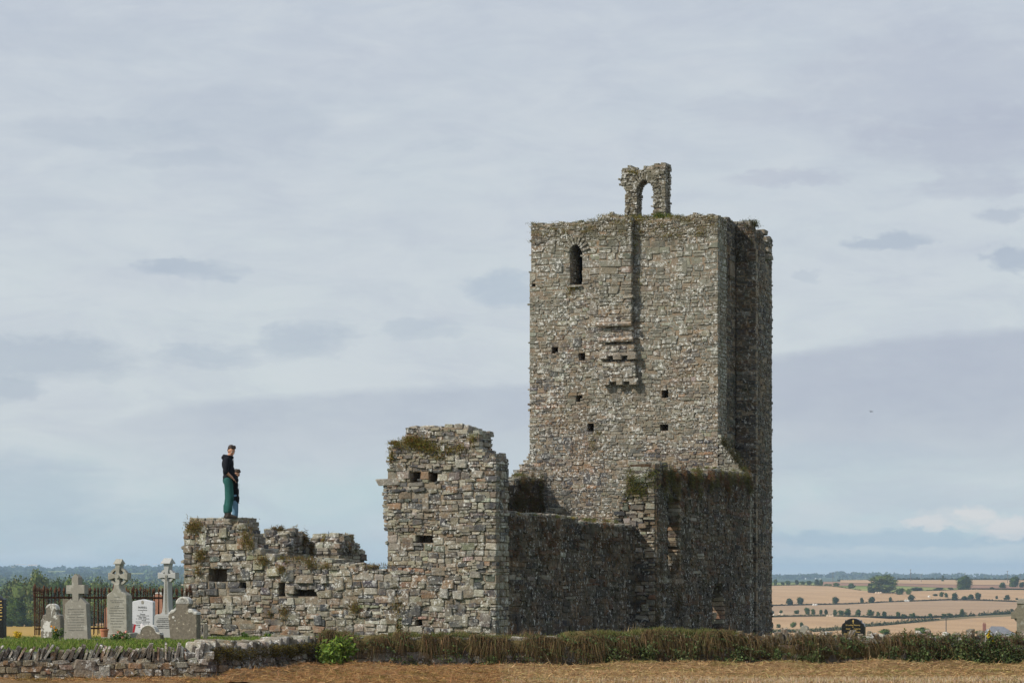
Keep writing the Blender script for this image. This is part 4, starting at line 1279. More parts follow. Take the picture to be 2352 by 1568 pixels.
def far_fields():
    b_ = Batch()
    for (x, D, w, l, c) in [(48, 7700, 26, 160, (0.5, 0.38, 0.28)), (75, 7400, 22, 160, (0.45, 0.36, 0.28)), (30, 6800, 10, 80, (.45, .4, .3)), (330, 7000, 18, 100, (0.5, 0.42, 0.33)), (356, 7300, 10, 80, (.5, .4, .3)), (220, 6300, 20, 70, (.3, .33, .12)), (130, 5200, 40, 80, (.25, .28, .12)), (300, 4600, 60, 90, (.28, .3, .13))]:
        p = [gp(x - w / 2, D - l, 16), gp(x + w / 2, D - l, 16), gp(x + w / 2, D + l, 16), gp(x - w / 2, D + l, 16)]
        b_.add([tuple(q) for q in p], [(0, 1, 2, 3)], c)
    o = b_.build('far_fields', M_FAR)
    tag(o, kind='structure')
    # white far houses: tiny gabled blocks
    wm = mat_plain('white_render', (0.8, 0.79, 0.76), 0.8, 2, 0.05, 0)
    k = 0
    for (dx, y, D) in sorted([(46, 1334, 5200), (55, 1337, 4700), (92, 1338, 4600), (200, 1334, 5000), (294, 1352, 2600), (107, 1350, 2600), (240, 1330, 5600), (330, 1331, 5200), (1850, 1327, 6500), (1873, 1327, 6500), (1884, 1328, 6300), (2008, 1327, 6500), (350, 1322, 6400), (24, 1325, 6400)], key=lambda q: q[0]):
        p = at(dx, y, D)
        s = D / FD
        b_ = Batch()
        w, d, h = 1.5 * s, 1.0 * s, 0.9 * s
        V = [(-w, -d, -h * 3), (w, -d, -h * 3), (w, d, -h * 3), (-w, d, -h * 3), (-w, -d, h * .4), (w, -d, h * .4), (w, d, h * .4), (-w, d, h * .4), (-w, 0, h), (w, 0, h)]
        b_.add(V, [(0, 1, 5, 4), (1, 2, 6, 9, 5), (2, 3, 7, 6), (3, 0, 4, 8, 7)], (0.8, 0.8, 0.78))
        b_.add([(-w * 1.05, -d * 1.1, h * .38), (w * 1.05, -d * 1.1, h * .38), (w * 1.05, 0, h * 1.02), (-w * 1.05, 0, h * 1.02), (-w * 1.05, d * 1.1, h * .38), (w * 1.05, d * 1.1, h * .38)], [(0, 1, 2, 3), (3, 2, 5, 4)], (0.15, 0.15, 0.17))
        o = b_.build('farmhouse', M_FAR)
        o.location = p
        side = 'on the blue ridge at the left' if dx < 600 else 'on the far ridge right of the tower'
        tag(o, f'tiny pale distant house {side}, {ORD[k]} from the left', 'house', 'tiny distant houses'); k += 1
far_fields()

def house():
    D = 800
    s = D / FD
    p = at(2298, 1456, D)
    t = empty('bungalow', p, 'small grey-roofed bungalow with white gables showing over the wall at the right', 'house')
    slate = mat_plain('slate', (0.16, 0.165, 0.18), 0.7, 1.2, 0.2, 0.2, 0.05)
    wh = mat_plain('white_paint', (0.8, 0.8, 0.78), 0.6, 2, 0.05, 0)
    rd = mat_plain('chimney_brick', (0.30, 0.13, 0.09), 0.9, 5, 0.2, 0.2)
    b_ = Batch(); b_.box((0, 0, -1.0), 3.9, 3.2, 1.2); b_.build('wall', wh, t)
    b_ = Batch()
    V = [(-4.6, -3.4, 0.1), (4.4, -3.4, 0.1), (4.4, 3.4, 0.1), (-4.6, 3.4, 0.1), (-2.9, 0, 2.6), (0.9, 0, 2.5)]
    b_.add(V, [(0, 1, 5, 4), (1, 2, 5), (2, 3, 4, 5), (3, 0, 4), (3, 2, 1, 0)])
    b_.build('roof', slate, t)
    for (x, w, h) in ((-4.6, 1.1, 1.7), (-1.9, 0.75, 1.15)):
        b_ = Batch()
        b_.add([(x - w, -3.9, 0.2), (x + w, -3.9, 0.2), (x, -3.9, h), (x, -1.2, h), (x - w, -1.2, .2), (x + w, -1.2, .2)], [(0, 2, 3, 4), (2, 1, 5, 3)])
        g = b_.build('gable_roof', slate, t)
        b_ = Batch()
        for sg in (-1, 1):
            b_.add([(x + sg * w * 1.1, -4.0, .05), (x + sg * w * .75, -4.0, .05), (x, -4.0, h - .35), (x, -4.0, h + .1), (x + sg * w * 1.1, -3.85, .05), (x, -3.85, h + .1)], [(0, 1, 2, 3), (0, 3, 5, 4)])
        b_.build('bargeboard', wh, g)
        b_ = Batch(); b_.add([(x - w * .8, -3.88, -.9), (x + w * .8, -3.88, -.9), (x + w * .8, -3.88, .15), (x, -3.88, h - .3), (x - w * .8, -3.88, .15)], [(0, 1, 2, 3, 4)])
        b_.build('gable_panel', mat_plain('dark_render', (0.3, 0.3, 0.3), .8), g)
    b_ = Batch(); b_.box((-5.0, 0.6, 1.6), 0.5, 0.35, 1.7); ch = b_.build('chimney', rd, t)
    for k in (-.25, .2):
        b_ = Batch(); b_.box((-5.0 + k, 0.6, 3.5), 0.12, 0.12, 0.25); b_.build('chimney_pot', rd, ch)
house()

def poles():
    wood = mat_plain('pole_wood', (0.16, 0.14, 0.12), 0.9, 4, 0.2, 0.1)
    items = [(1913, 1314, 1334, 2500, 'thin wooden pole with a short crossbar on the crest nearest the tower', True), (2091.5, 1306.5, 1327, 2400, 'tallest thin pole with a crossbar on the skyline right of the largest tree clump', True), (2116, 1316, 1329, 2500, 'short bare pole on the skyline beside the tallest pole', False),
             (2217, 1314, 1326, 2500, 'thin pole rising behind the broad domed tree', False), (2314, 1310, 1334, 2400, 'thin pole beside the round-headed crest tree', True), (2343, 1316, 1334, 2400, 'thin bare pole nearest the right edge on the skyline', False), (2173, 1417, 1452, 620, 'grey near pole rising over the wall in front of the stubble', True)]
    for (dx, y0, y1, D, lb, bar) in items:
        p = at(dx, y1 + 2, D)
        h = (y1 + 2 - y0) / FD * D
        t = empty('utility_pole', p, lb, 'pole', 'wooden poles in the fields')
        r_ = 0.16 * max(1, D / 1600)
        b_ = Batch()
        vs = [(math.cos(k * 1.047) * rr_, math.sin(k * 1.047) * rr_, z) for z, rr_ in ((-2, r_), (h, r_ * .7)) for k in range(6)]
        b_.add(vs, [(k, (k + 1) % 6, (k + 1) % 6 + 6, k + 6) for k in range(6)] + [tuple(range(6, 12))])
        b_.build('post', wood, t)
        if bar:
            b_ = Batch(); b_.box((0, -r_, h * .95), 0.9 * max(.6, D / 2400), .1, .1 * max(1, D / 1600)); b_.build('crossbar', wood, t)
poles()

def bales():
    straw = mat_plain('straw', (0.62, 0.50, 0.36), 0.95, 3, 0.2, 0.3, 0.05)
    wrap = mat_plain('pale_wrap', (0.7, 0.68, 0.62), 0.7, 3, 0.1, 0)
    items = [(c6(120, 828), 2, 'pale bales by the middle bank nearest the tower'), (c6(900, 822), 2, 'pale bales at the middle bank below the single bush'), (c6(165, 997), 2, 'pale bales at the lower hedge beside the tower'),
             (c6(320, 980), 2, 'straw bales before the lower hedge'), (c6(1155, 1010), 3, 'straw bales at the top of the lower stubble'), (c6(1985, 618), 3, 'straw bales at the foot of the largest tree clump'), (c7(720, 685), 1, 'single pale bale below the thin stalk-like tree'), (c7(335, 755), 2, 'pale bales beside the dark leaning bush')]
    n = 0
    for ((dx, y), cnt, lb) in items:
        D = D_of_y(dx, y)
        s = D / FD
        for k in range(cnt):
            b_ = Batch()
            r_ = 2.7 * s; L = 2.3 * s
            x0 = (k - (cnt - 1) / 2) * 5.4 * s
            vs = []
            for yy in (-L, -L * .92, L):
                for q in range(12):
                    a = q / 12 * 2 * math.pi
                    rr_ = r_ * (0.9 if yy == -L else 1)
                    vs.append((math.cos(a) * rr_, yy, math.sin(a) * rr_))
            fs = [tuple(range(11, -1, -1))] + [(j * 12 + q, (j * 12 + (q + 1) % 12), (j + 1) * 12 + (q + 1) % 12, (j + 1) * 12 + q) for j in range(2) for q in range(12)] + [tuple(range(24, 36))]
            b_.add(vs, [f[::-1] for f in fs])
            o = b_.build('straw_bale', wrap if 'pale' in lb else straw)
            p = at(dx, y, D)
            o.location = (p.x + x0, p.y, p.z + r_ * .8); o.rotation_euler = (0, 0, R.uniform(-.5, .5))
            tag(o, (['left', 'right'] if cnt == 2 else ['left', 'middle', 'right'])[k] + ' one of the ' + lb if cnt > 1 else lb, 'bale', 'bales in the stubble')
bales()
# ------------------------------------------------------------------ churchyard: headstones, railings
RZ = math.atan2(-U[1] * 1.0, -U[0])           # local +x runs to the right along the church's west faces
M_GREY = mat_plain('grey_granite', (0.24, 0.225, 0.19), 0.75, 60, 0.18, 0.15, 0.004, second=(7, 0.56, (0.36, 0.35, 0.30), 0.7))
M_PALEG = mat_plain('pale_carved_stone', (0.31, 0.30, 0.255), 0.75, 40, 0.15, 0.15, 0.004, second=(3.5, 0.50, (0.20, 0.19, 0.15), 0.6))
M_SILVER = mat_plain('light_silver_granite', (0.36, 0.365, 0.35), 0.6, 90, 0.15, 0.1, 0.003)
M_MARBLE = mat_plain('white_marble', (0.50, 0.51, 0.53), 0.5, 12, 0.06, 0.05, 0.002)
M_OLDST = mat_plain('old_headstone', (0.17, 0.155, 0.125), 0.9, 25, 0.3, 0.5, 0.01, second=(4.5, 0.56, (0.62, 0.61, 0.56), 0.85))
M_OLDST2 = mat_plain('old_headstone_brown', (0.15, 0.13, 0.10), 0.9, 25, 0.3, 0.5, 0.01, second=(16, 0.60, (0.45, 0.40, 0.30), 0.8))
M_CAPLICH = mat_plain('white_lichen', (0.50, 0.49, 0.45), 0.95, 14, 0.35, 0.6, 0.01, second=(9, 0.52, (0.20, 0.18, 0.14), 0.8))
M_BLACK = mat_plain('polished_black_granite', (0.012, 0.012, 0.014), 0.15, 50, 0.2, 0, spec=0.5)
M_RED = mat_plain('reddish_stone', (0.30, 0.15, 0.10), 0.85, 20, 0.2, 0.3)
M_GOLDT = mat_plain('gold_lettering', (0.55, 0.38, 0.12), 0.5, 10, 0.1, 0)
M_INK = mat_plain('grey_lettering', (0.12, 0.12, 0.12), 0.8, 10, 0.1, 0)
M_INK2 = mat_plain('engraved_lettering', (0.20, 0.195, 0.17), 0.8, 10, 0.1, 0)
M_IRON = mat_plain('rusty_iron', (0.055, 0.028, 0.017), 0.85, 30, 0.4, 0.4, 0.004, second=(9, 0.5, (0.13, 0.052, 0.022), 0.7))

def extrude_poly(pts, t, y0=0.0, bevel=0.012):
    """pts: outline (x, z) anticlockwise; front face at y0 - t/2"""
    n = len(pts)
    P = np.array(pts, float)
    c = P.mean(0)
    # inset for the bevelled front edge
    nx = np.roll(P, -1, 0) - np.roll(P, 1, 0)
    nrm = np.stack([-nx[:, 1], nx[:, 0]], 1)
    nrm /= np.linalg.norm(nrm, axis=1, keepdims=True) + 1e-9
    Q = P + nrm * bevel
    V = [(x, y0 - t / 2, z) for x, z in Q] + [(x, y0 - t / 2 + bevel, z) for x, z in P] + [(x, y0 + t / 2, z) for x, z in P]
    F = [tuple(range(n))]
    for k in range(n):
        m = (k + 1) % n
        F.append((k, n + k, n + m, m))
        F.append((n + k, 2 * n + k, 2 * n + m, n + m))
    F.append(tuple(range(3 * n - 1, 2 * n - 1, -1)))
    return V, F
def arc(cx, cz, r, a0, a1, n=10, rz_=None):
    rz_ = rz_ or r
    return [(cx + r * math.cos(math.radians(a0 + (a1 - a0) * k / n)), cz + rz_ * math.sin(math.radians(a0 + (a1 - a0) * k / n))) for k in range(n + 1)]

class Grave:
    """local units are picture units at the stone's distance, x across, z up from the foot"""
    def __init__(self, name, dx, y, D, label, cat='headstone', group=None, lean=0.0, yaw=0.0):
        p = at(dx, y, D)
        self.t = empty(name, p, label, cat, group, rz=RZ + yaw)
        self.t.rotation_euler = (0, lean, RZ + yaw)
        k = (dx - CXD) / FD
        self.sz = D / FD
        self.sx = D / FD / (0.93 + 0.363 * k * 1.0)
    def poly(self, name, pts, t, mat, y0=0.0, parent=None, bevel=0.010):
        V, F = extrude_poly([(x * self.sx, z * self.sz) for x, z in pts], t, y0, bevel)
        b_ = Batch(); b_.add(V, F)
        return b_.build(name, mat, parent or self.t)
    def text(self, body, x, z, size, mat, y, parent=None):
        cu = bpy.data.curves.new('inscription', 'FONT')
        cu.body = body; cu.align_x = 'CENTER'; cu.align_y = 'CENTER'
        cu.size = size * self.sz; cu.extrude = 0.0015; cu.resolution_u = 2
        cu.materials.append(mat)
        tmp = bpy.data.objects.new('inscription', cu)
        me = bpy.data.meshes.new_from_object(tmp)
        bpy.data.objects.remove(tmp)
        o = bpy.data.objects.new('inscription', me)
        o.parent = parent or self.t
        o.location = (x * self.sx, y - 0.002, z * self.sz)
        o.rotation_euler = (math.radians(90), 0, 0)
        col.objects.link(o)
        return o
    def worn(self, rows_, mat, y, parent=None, name='worn_lettering'):
        """rows of worn, unreadable letters: (x centre, z, width, height)"""
        b_ = Batch()
        for (x, z, w, h) in rows_:
            u = -w / 2
            while u < w / 2:
                lw = R.uniform(0.5, 1.1) * h * 0.8
                if R.random() < 0.85:
                    b_.box(((x + u + lw / 2) * self.sx, y - 0.0012, z * self.sz), lw / 2 * .78 * self.sx, 0.0015, h / 2 * R.uniform(.7, 1) * self.sz)
                u += lw
        o = b_.build(name, mat, parent or self.t)
        o['kind'] = 'stuff'
        return o

def ring_mesh(cx, cz, r0, r1, t, n=28, y0=0.0):
    V, F = [], []
    for k in range(n):
        a = k / n * 2 * math.pi
        for (r, y) in ((r0, -t / 2), (r1, -t / 2), (r1, t / 2), (r0, t / 2)):
            V.append((cx + r * math.cos(a), y0 + y, cz + r * math.sin(a)))
    for k in range(n):
        m = (k + 1) % n
        for q in range(4):
            F.append((k * 4 + q, k * 4 + (q + 1) % 4, m * 4 + (q + 1) % 4, m * 4 + q))
    return V, F

def wheel(g, mat, cz, r0, r1, t, parent=None):
    V, F = ring_mesh(0, 0, r0 * g.sx, r1 * g.sx, t)
    V = [(x, y, z * g.sz / g.sx + cz * g.sz) for x, y, z in V]
    b_ = Batch(); b_.add(V, F)
    return b_.build('ring', mat, parent or g.t)

def roofcap(g, mat, w, z0, z1, depth):
    """small pitched cap whose ridge runs left to right"""
    b_ = Batch()
    sx, sz = g.sx, g.sz
    w = w / 2 * sx
    V = [(-w, -depth, z0 * sz), (w, -depth, z0 * sz), (w, depth, z0 * sz), (-w, depth, z0 * sz),
         (-w, -depth, (z0 + 1.6) * sz), (w, -depth, (z0 + 1.6) * sz), (w, depth, (z0 + 1.6) * sz), (-w, depth, (z0 + 1.6) * sz), (-w * .86, 0, z1 * sz), (w * .86, 0, z1 * sz)]
    b_.add(V, [(0, 1, 5, 4), (1, 2, 6, 9, 5), (2, 3, 7, 6), (3, 0, 4, 8, 7), (4, 5, 9, 8), (6, 7, 8, 9), (3, 2, 1, 0)])
    return b_.build('cap', mat, g.t)

def graves():
    # plain cross headstone on a tapering shouldered slab
    g = Grave('cross_headstone', 178, 1468, 49.5, 'grey headstone topped by a plain square-armed cross with sloping shoulders', lean=math.radians(-.8))
    g.poly('slab', [(-28, 0), (28, 0), (25, 82), (11, 96), (7.5, 90), (-7.5, 90), (-10, 95), (-24, 82)][::1], 0.13, M_GREY)
    g.poly('cross', [(-7, 88), (8, 88), (8, 105), (22, 105), (22, 125.5), (8, 125.5), (8, 143), (2, 150), (-1, 150), (-8, 142), (-8, 125), (-21, 125), (-21, 105), (-7.5, 105)], 0.14, M_GREY, 0.002)
    g.worn([(0, 70 - k * 6, 38, 2.2) for k in range(9)], M_INK2, -0.066)
    p = g.poly('plinth', [(-44, -14), (46, -14), (44, 0), (30, 2), (-30, 1), (-41, -2)], 0.34, M_OLDST, 0.02, bevel=0.02)
    # tall ringed cross
    g = Grave('celtic_cross', 274, 1452, 54, 'tall grey ringed high cross headstone with an oval boss and rounded pitched cap')
    g.poly('slab', [(-22, 0), (24, 0), (23, 80), (22, 86), (18, 90), (11, 94), (7, 101), (5, 112), (-6, 112), (-8, 101), (-12, 94), (-19, 90), (-23, 86), (-23, 80)], 0.22, M_PALEG, bevel=0.015)
    g.poly('cross_head', [(-5, 110), (5, 110), (5.2, 116), (4.2, 122), (6.5, 125), (15, 122), (23, 121), (23, 137), (15, 136), (6.5, 133), (4.2, 136), (5, 145), (6, 158), (-6, 158), (-5, 145), (-4.2, 136), (-6.5, 133), (-15, 136), (-22, 137), (-22, 121), (-15, 122), (-6.5, 125), (-4.2, 122), (-5.2, 116)], 0.16, M_PALEG)
    wheel(g, M_PALEG, 129, 15.6, 20.4, 0.09)
    roofcap(g, M_PALEG, 17, 157, 169, 0.10)
    b_ = Batch(); V, F = ring_mesh(0, 0, 0.001, 4 * g.sx, 0.03, 14); V = [(x, y - .09, z + 129 * g.sz) for x, y, z in V]; b_.add(V, F); b_.build('boss', M_PALEG, g.t)
    g.worn([(0, z, w, 2.0) for z, w in [(82, 12), (74, 30), (70, 24), (61, 8), (57, 30), (51, 34), (45, 34), (39, 30), (33, 34), (27, 26), (21, 30), (14, 22)]], M_INK2, -0.112)
    g.poly('plinth', [(-33, -18), (35, -18), (35, -1), (28, 0.5), (-27, 0.5), (-33, -1)], 0.36, M_PALEG, bevel=0.02)
    # white stone with grey lettering
    g = Grave('headstone', 330, 1470, 56, 'white marble headstone with a low pointed top and grey lettering, between the two ringed crosses')
    g.poly('slab', [(-24, 0), (24, 0), (24, 88), (22, 90), (1, 94.5), (-22, 90), (-24, 88)], 0.10, M_MARBLE)
    y = -0.052
    g.text('FARRELL', 0, 76, 6.2, M_INK, y); g.text('In Loving Memory', 0, 70, 3.2, M_INK, y); g.text('of', 0, 66, 3, M_INK, y)
    g.text('Thomas', 0, 60.5, 4.4, M_INK, y); g.text('Mary Anne', 0, 53.5, 4.4, M_INK, y); g.text('Russell', 3, 46.5, 4.0, M_INK, y)
    g.worn([(0, 57, 28, 1.5), (0, 50, 30, 1.5), (0, 43, 32, 1.5), (0, 39, 28, 1.5), (-2, 35, 30, 1.5), (0, 31, 20, 1.5)], M_INK, y)
    g.poly('carving', [(-2.5, 84), (2.5, 84), (3, 90), (0, 92), (-3, 90)], 0.006, M_GREY, -0.052, bevel=0.001)
    # second ringed cross with knotwork shaft
    g = Grave('celtic_cross', 386, 1474, 55, 'slender pale ringed cross with knotwork shaft on a lettered block beside the ruin')
    g.poly('base_block', [(-27, -6), (21, -6), (19, 60), (14, 64), (-20, 64), (-24, 60)], 0.30, M_SILVER, bevel=0.012)
    g.poly('shaft', [(-14, 63.5), (10, 63.5), (7, 68), (6, 80), (5, 120), (5, 140), (-5, 140), (-5.5, 120), (-8, 80), (-9.5, 69)], 0.18, M_SILVER)
    g.poly('cross_head', [(-4.5, 139), (4.5, 139), (4, 147.5), (9, 147.5), (21, 145), (21, 160), (9, 157.5), (4, 157.5), (7, 180), (-7, 180), (-4, 157.5), (-9, 157.5), (-20, 160), (-20, 145), (-9, 147.5), (-4, 147.5)], 0.16, M_SILVER)
    wheel(g, M_SILVER, 152.5, 10.2, 15.8, 0.11)
    roofcap(g, M_SILVER, 21, 180, 193, 0.13)
    y = -0.152
    g.text('In Loving Memory', -3, 55, 3.4, M_INK, y); g.text('ALEXANDER McCA', -3, 47, 4.3, M_INK, y); g.text('ELIZABETH McCA', -3, 37, 4.3, M_INK, y)
    g.worn([(-3, 51, 28, 1.5), (-3, 42, 26, 1.5), (-3, 33, 26, 1.5)], M_INK, y)
    # knotwork relief of interlaced lozenges
    b_ = Batch()
    for k in range(15):
        z = 68 + k * 6.0
        for s in (-1, 1):
            b_.box((s * 1.7 * g.sx, -0.0925, z * g.sz), 0.6 * g.sx, 0.006, 2.6 * g.sz)
            b_.box((0, -0.0935, (z + s * 1.4) * g.sz), 2.2 * g.sx, 0.006, 0.45 * g.sz)
    b_.build('knotwork', M_PALEG, g.t)
    # large old headstone, front right
    g = Grave('headstone', 425, 1486, 48.5, 'large dark old headstone with rounded head and shoulders crusted in white lichen', lean=math.radians(-1.5))
    pts = [(-28, -10), (31, -10), (33, 76), (30, 79), (26, 78), (22, 84), (16, 86), (13, 92)] + arc(1, 100, 15, -10, 190, 12) + [(-15, 92), (-18, 86), (-24, 84), (-30, 78), (-33, 74)]
    g.poly('slab', pts, 0.15, M_OLDST2, bevel=0.012)
    g.poly('lichen_crust', [(17, 100)] + arc(1, 100.5, 16, 0, 180, 12) + [(-15, 99)] + arc(1, 99, 12, 175, 5, 10), 0.16, M_CAPLICH)
    g.poly('lichen_crust', [(34, 75), (33, 80), (27, 82), (22, 88), (15, 88.5), (12, 84), (15, 79), (22, 80), (27, 74)], 0.165, M_CAPLICH)
    g.poly('lichen_crust', [(-16, 93), (-19, 88), (-25, 87), (-32, 79), (-26, 76), (-18, 80), (-13, 88)], 0.162, M_CAPLICH)
    g.poly('lichen_crust', arc(-21, 70, 4, 0, 350, 8), 0.153, M_CAPLICH)
    g.poly('lichen_crust', arc(-17, 62, 2.5, 0, 350, 7), 0.153, M_CAPLICH)
    # small eroded stone with a round head
    g = Grave('headstone', 121, 1466, 54, 'small worn headstone with a domed head and pale crust, in front of the railings')
    g.poly('slab', [(-24, -4), (24, -4), (22, 46), (20, 54), (13, 56), (12, 64)] + arc(0, 66, 12.5, 10, 170, 10, 14) + [(-12, 62), (-13, 56), (-19, 54), (-20, 48), (-24, 42)], 0.14, M_OLDST, bevel=0.02)
    g.poly('lichen_crust', [(13, 66)] + arc(0, 66.5, 13.2, 0, 180, 10, 14) + [(-11, 68), (-3, 76), (0, 60), (1, 46), (4, 62), (8, 70)], 0.147, M_CAPLICH)
    # low stone between
    g = Grave('headstone', 344, 1474, 48.8, 'low squat old headstone with a scalloped lichened crest just behind the wall')
    g.poly('slab', [(-29, -8), (29, -8), (28, 16), (26, 21), (18, 22)] + arc(0, 21, 17, 15, 165, 10, 18) + [(-18, 22), (-25, 19), (-29, 12)], 0.13, M_OLDST2, bevel=0.015)
    g.poly('lichen_crust', [(28, 17), (26, 22.5), (18, 24)] + arc(0, 22.5, 17.5, 15, 165, 10, 18) + [(-18, 24), (-26, 20), (-18, 17)] + arc(0, 21.5, 16, 160, 20, 8, 15.5) + [(20, 19)], 0.14, M_CAPLICH)
    # thin leaning slab
    g = Grave('headstone', 470, 1478, 50.5, 'thin narrow old slab standing edge-on beside the large lichened headstone', lean=math.radians(3), yaw=0.5)
    g.poly('slab', [(-4, -10), (5, -10), (5.5, 42), (2, 49), (-4, 46)], 0.3, M_OLDST)
    # slab half hidden behind the cross headstone and a reddish stone behind the railings
    g = Grave('headstone', 152, 1466, 56, 'plain flat grey slab half hidden behind the plain cross headstone')
    g.poly('slab', [(-6, 0), (10, 0), (10, 90), (-6, 91)], 0.09, M_OLDST2)
    g = Grave('headstone', 366, 1470, 63, 'reddish round-topped headstone seen through the rusty railings')
    g.poly('slab', [(-11, 0), (11, 0), (11, 100)] + arc(0, 100, 11, 0, 180, 8, 9), 0.14, M_RED)
    g.poly('lichen_crust', arc(0, 101, 11.5, 10, 170, 8, 9.5) + arc(0, 101, 9, 170, 10, 6, 6), 0.15, M_CAPLICH)
    g = Grave('headstone', 247, 1470, 63, 'narrow reddish slab behind the tall ringed cross')
    g.poly('slab', [(-5, 0), (10, 0), (10, 72), (3, 78), (-5, 72)], 0.14, M_RED)
    # small grey marker block
    g = Grave('grave_marker', 80, 1480, 46, 'small plain grey block in the grass behind the wall', 'grave marker')
    g.poly('block', [(-8, -8), (9, -8), (9, 7), (-8, 7)], 0.12, M_GREY)
    # polished black stone at the left edge
    g = Grave('headstone', -6, 1464, 52, 'polished black headstone with gold lettering cut by the left edge')
    g.poly('slab', [(-40, 0), (17, 0), (17, 88), (14, 91), (10, 91), (7, 96), (-30, 96), (-40, 88)], 0.13, M_BLACK)
    g.worn([(4, z, 20, 2.6) for z in (84, 76, 70, 64, 58, 50, 42)], M_GOLDT, -0.067)
    g.poly('plinth', [(-48, -9), (28, -9), (28, 0), (-48, 0)], 0.3, M_OLDST)
    # right side: black stone behind the wall
    g = Grave('headstone', 1961, 1478, 56, 'polished black headstone with stepped round top, small gold cross and gold lettering')
    k = 1.0
    g.poly('slab', [(-27, -4), (26, -4), (26, 40), (24, 46), (19, 49), (17.5, 55)] + arc(-0.5, 48, 18, 22, 158, 10, 11) + [(-18.5, 55), (-20, 49), (-25, 46), (-27, 40)], 0.11, M_BLACK)
    y = -0.057
    g.text('In Loving Memory', -0.5, 43.5, 4.6, M_GOLDT, y); g.text('of', -0.5, 39, 3.6, M_GOLDT, y); g.text('PHILIP       CHRISTIE', 0, 34.5, 3.9, M_GOLDT, y)
    g.worn([(0, 30.5, 16, 1.6), (2, 27.5, 30, 1.6), (-5, 23.5, 32, 1.6), (0, 20, 28, 1.6)], M_GOLDT, y)
    g.poly('gold_cross', [(-0.7, 47), (0.7, 47), (0.7, 52.2), (2.2, 52.2), (2.2, 53.6), (0.7, 53.6), (0.7, 56), (-0.7, 56), (-0.7, 53.6), (-2.2, 53.6), (-2.2, 52.2), (-0.7, 52.2)], 0.004, M_GOLDT, y, bevel=0.0005)
    g = Grave('headstone', 1848, 1470, 66, 'small rounded grey headstone just showing over the wall beside the tower')
    g.poly('slab', [(-9, 0), (9, 0), (9, 26)] + arc(0, 26, 9, 10, 170, 8), 0.12, M_GREY)
    # ringed cross cut by the right edge
    g = Grave('celtic_cross', 2352, 1478, 54, 'weathered brown-grey ringed stone cross cut by the right edge of the view')
    brown = mat_plain('weathered_brown_stone', (0.17, 0.155, 0.115), 0.9, 25, 0.25, 0.5, 0.01, second=(5, 0.57, (0.30, 0.30, 0.26), 0.6))
    g.poly('shaft', [(-15, 0), (15, 0), (13, 86), (13, 96), (-13, 96), (-14, 86)], 0.26, brown)
    g.poly('cross_head', [(-12, 62), (12, 62), (12, 58), (28, 58), (28, 74), (12, 74), (12, 99), (-12, 99), (-12, 74), (-28, 74), (-28, 58), (-12, 58)], 0.22, brown)
    wheel(g, brown, 67, 17, 23, 0.15)
    g.poly('cap', [(-14, 92), (14, 92), (13, 100), (8, 104), (-8, 104), (-13, 100)], 0.3, M_GREY)
graves()

def railing():
    """rusty iron grave railings: front run and a return at the left"""
    bm_ = Batch()
    n = 6
    prof_ = [(0.011, 0.0), (0.011, 0.93), (0.026, 0.955), (0.013, 0.975), (0.028, 1.01), (0.022, 1.05), (0.006, 1.10)]
    vs = [(r * math.cos(k * math.pi / 3), r * math.sin(k * math.pi / 3), z) for r, z in prof_ for k in range(n)]
    bm_.add(vs, [(j * n + k, j * n + (k + 1) % n, (j + 1) * n + (k + 1) % n, (j + 1) * n + k) for j in range(len(prof_) - 1) for k in range(n)] + [tuple(range((len(prof_) - 1) * n, len(prof_) * n))])
    bar = bm_.mesh('bar', M_IRON)
    def run(p0, p1, nb, label, posts):
        p0, p1 = Vector(p0), Vector(p1)
        t = empty('iron_railing', p0, label, 'railing')
        d = p1 - p0
        for k in range(nb + 1):
            o = link('bar', bar, t, d * (k / nb) + Vector((0, 0, R.uniform(-.012, .012))))
            o.rotation_euler = (R.uniform(-.02, .02), R.uniform(-.025, .025), R.random())
            o.color = (0, 0, 0, 1)
        ang = math.atan2(d.y, d.x)
        for z in (0.14, 0.86):
            b_ = Batch(); b_.box((d.x / 2, d.y / 2, d.z / 2 + z), d.xy.length / 2, 0.012, 0.014, (math.cos(ang), math.sin(ang), d.z / d.length), (-math.sin(ang), math.cos(ang), 0))
            b_.build('rail', M_IRON, t)
        for k in posts:
            o = link('post', bar, t, d * k); o.scale = (1.4, 1.4, 1.06); o.color = (0, 0, 0, 1)
    zg = lambda x, D: EYE + (HOR - 1472) / FD * D + 0.05
    A0 = at(80, 1458, 57); A1 = at(262, 1456, 58.5); A2 = at(436, 1456, 59.5)
    B0 = at(101, 1455, 60.5); B1 = at(440, 1454, 62.2)
    run(A0, A1, 19, 'rusty iron railings standing behind the plain cross headstone', (0, 0.55))
    run(A1, A2, 17, 'rusty iron railings standing behind the ringed crosses', (0, 1))
    run(A0, B0, 6, 'short return of rusty railings running back at the left corner', ())
    run(B0, B1, 30, 'rear line of rusty iron railings seen through the front one', (0, 0.6))
railing()

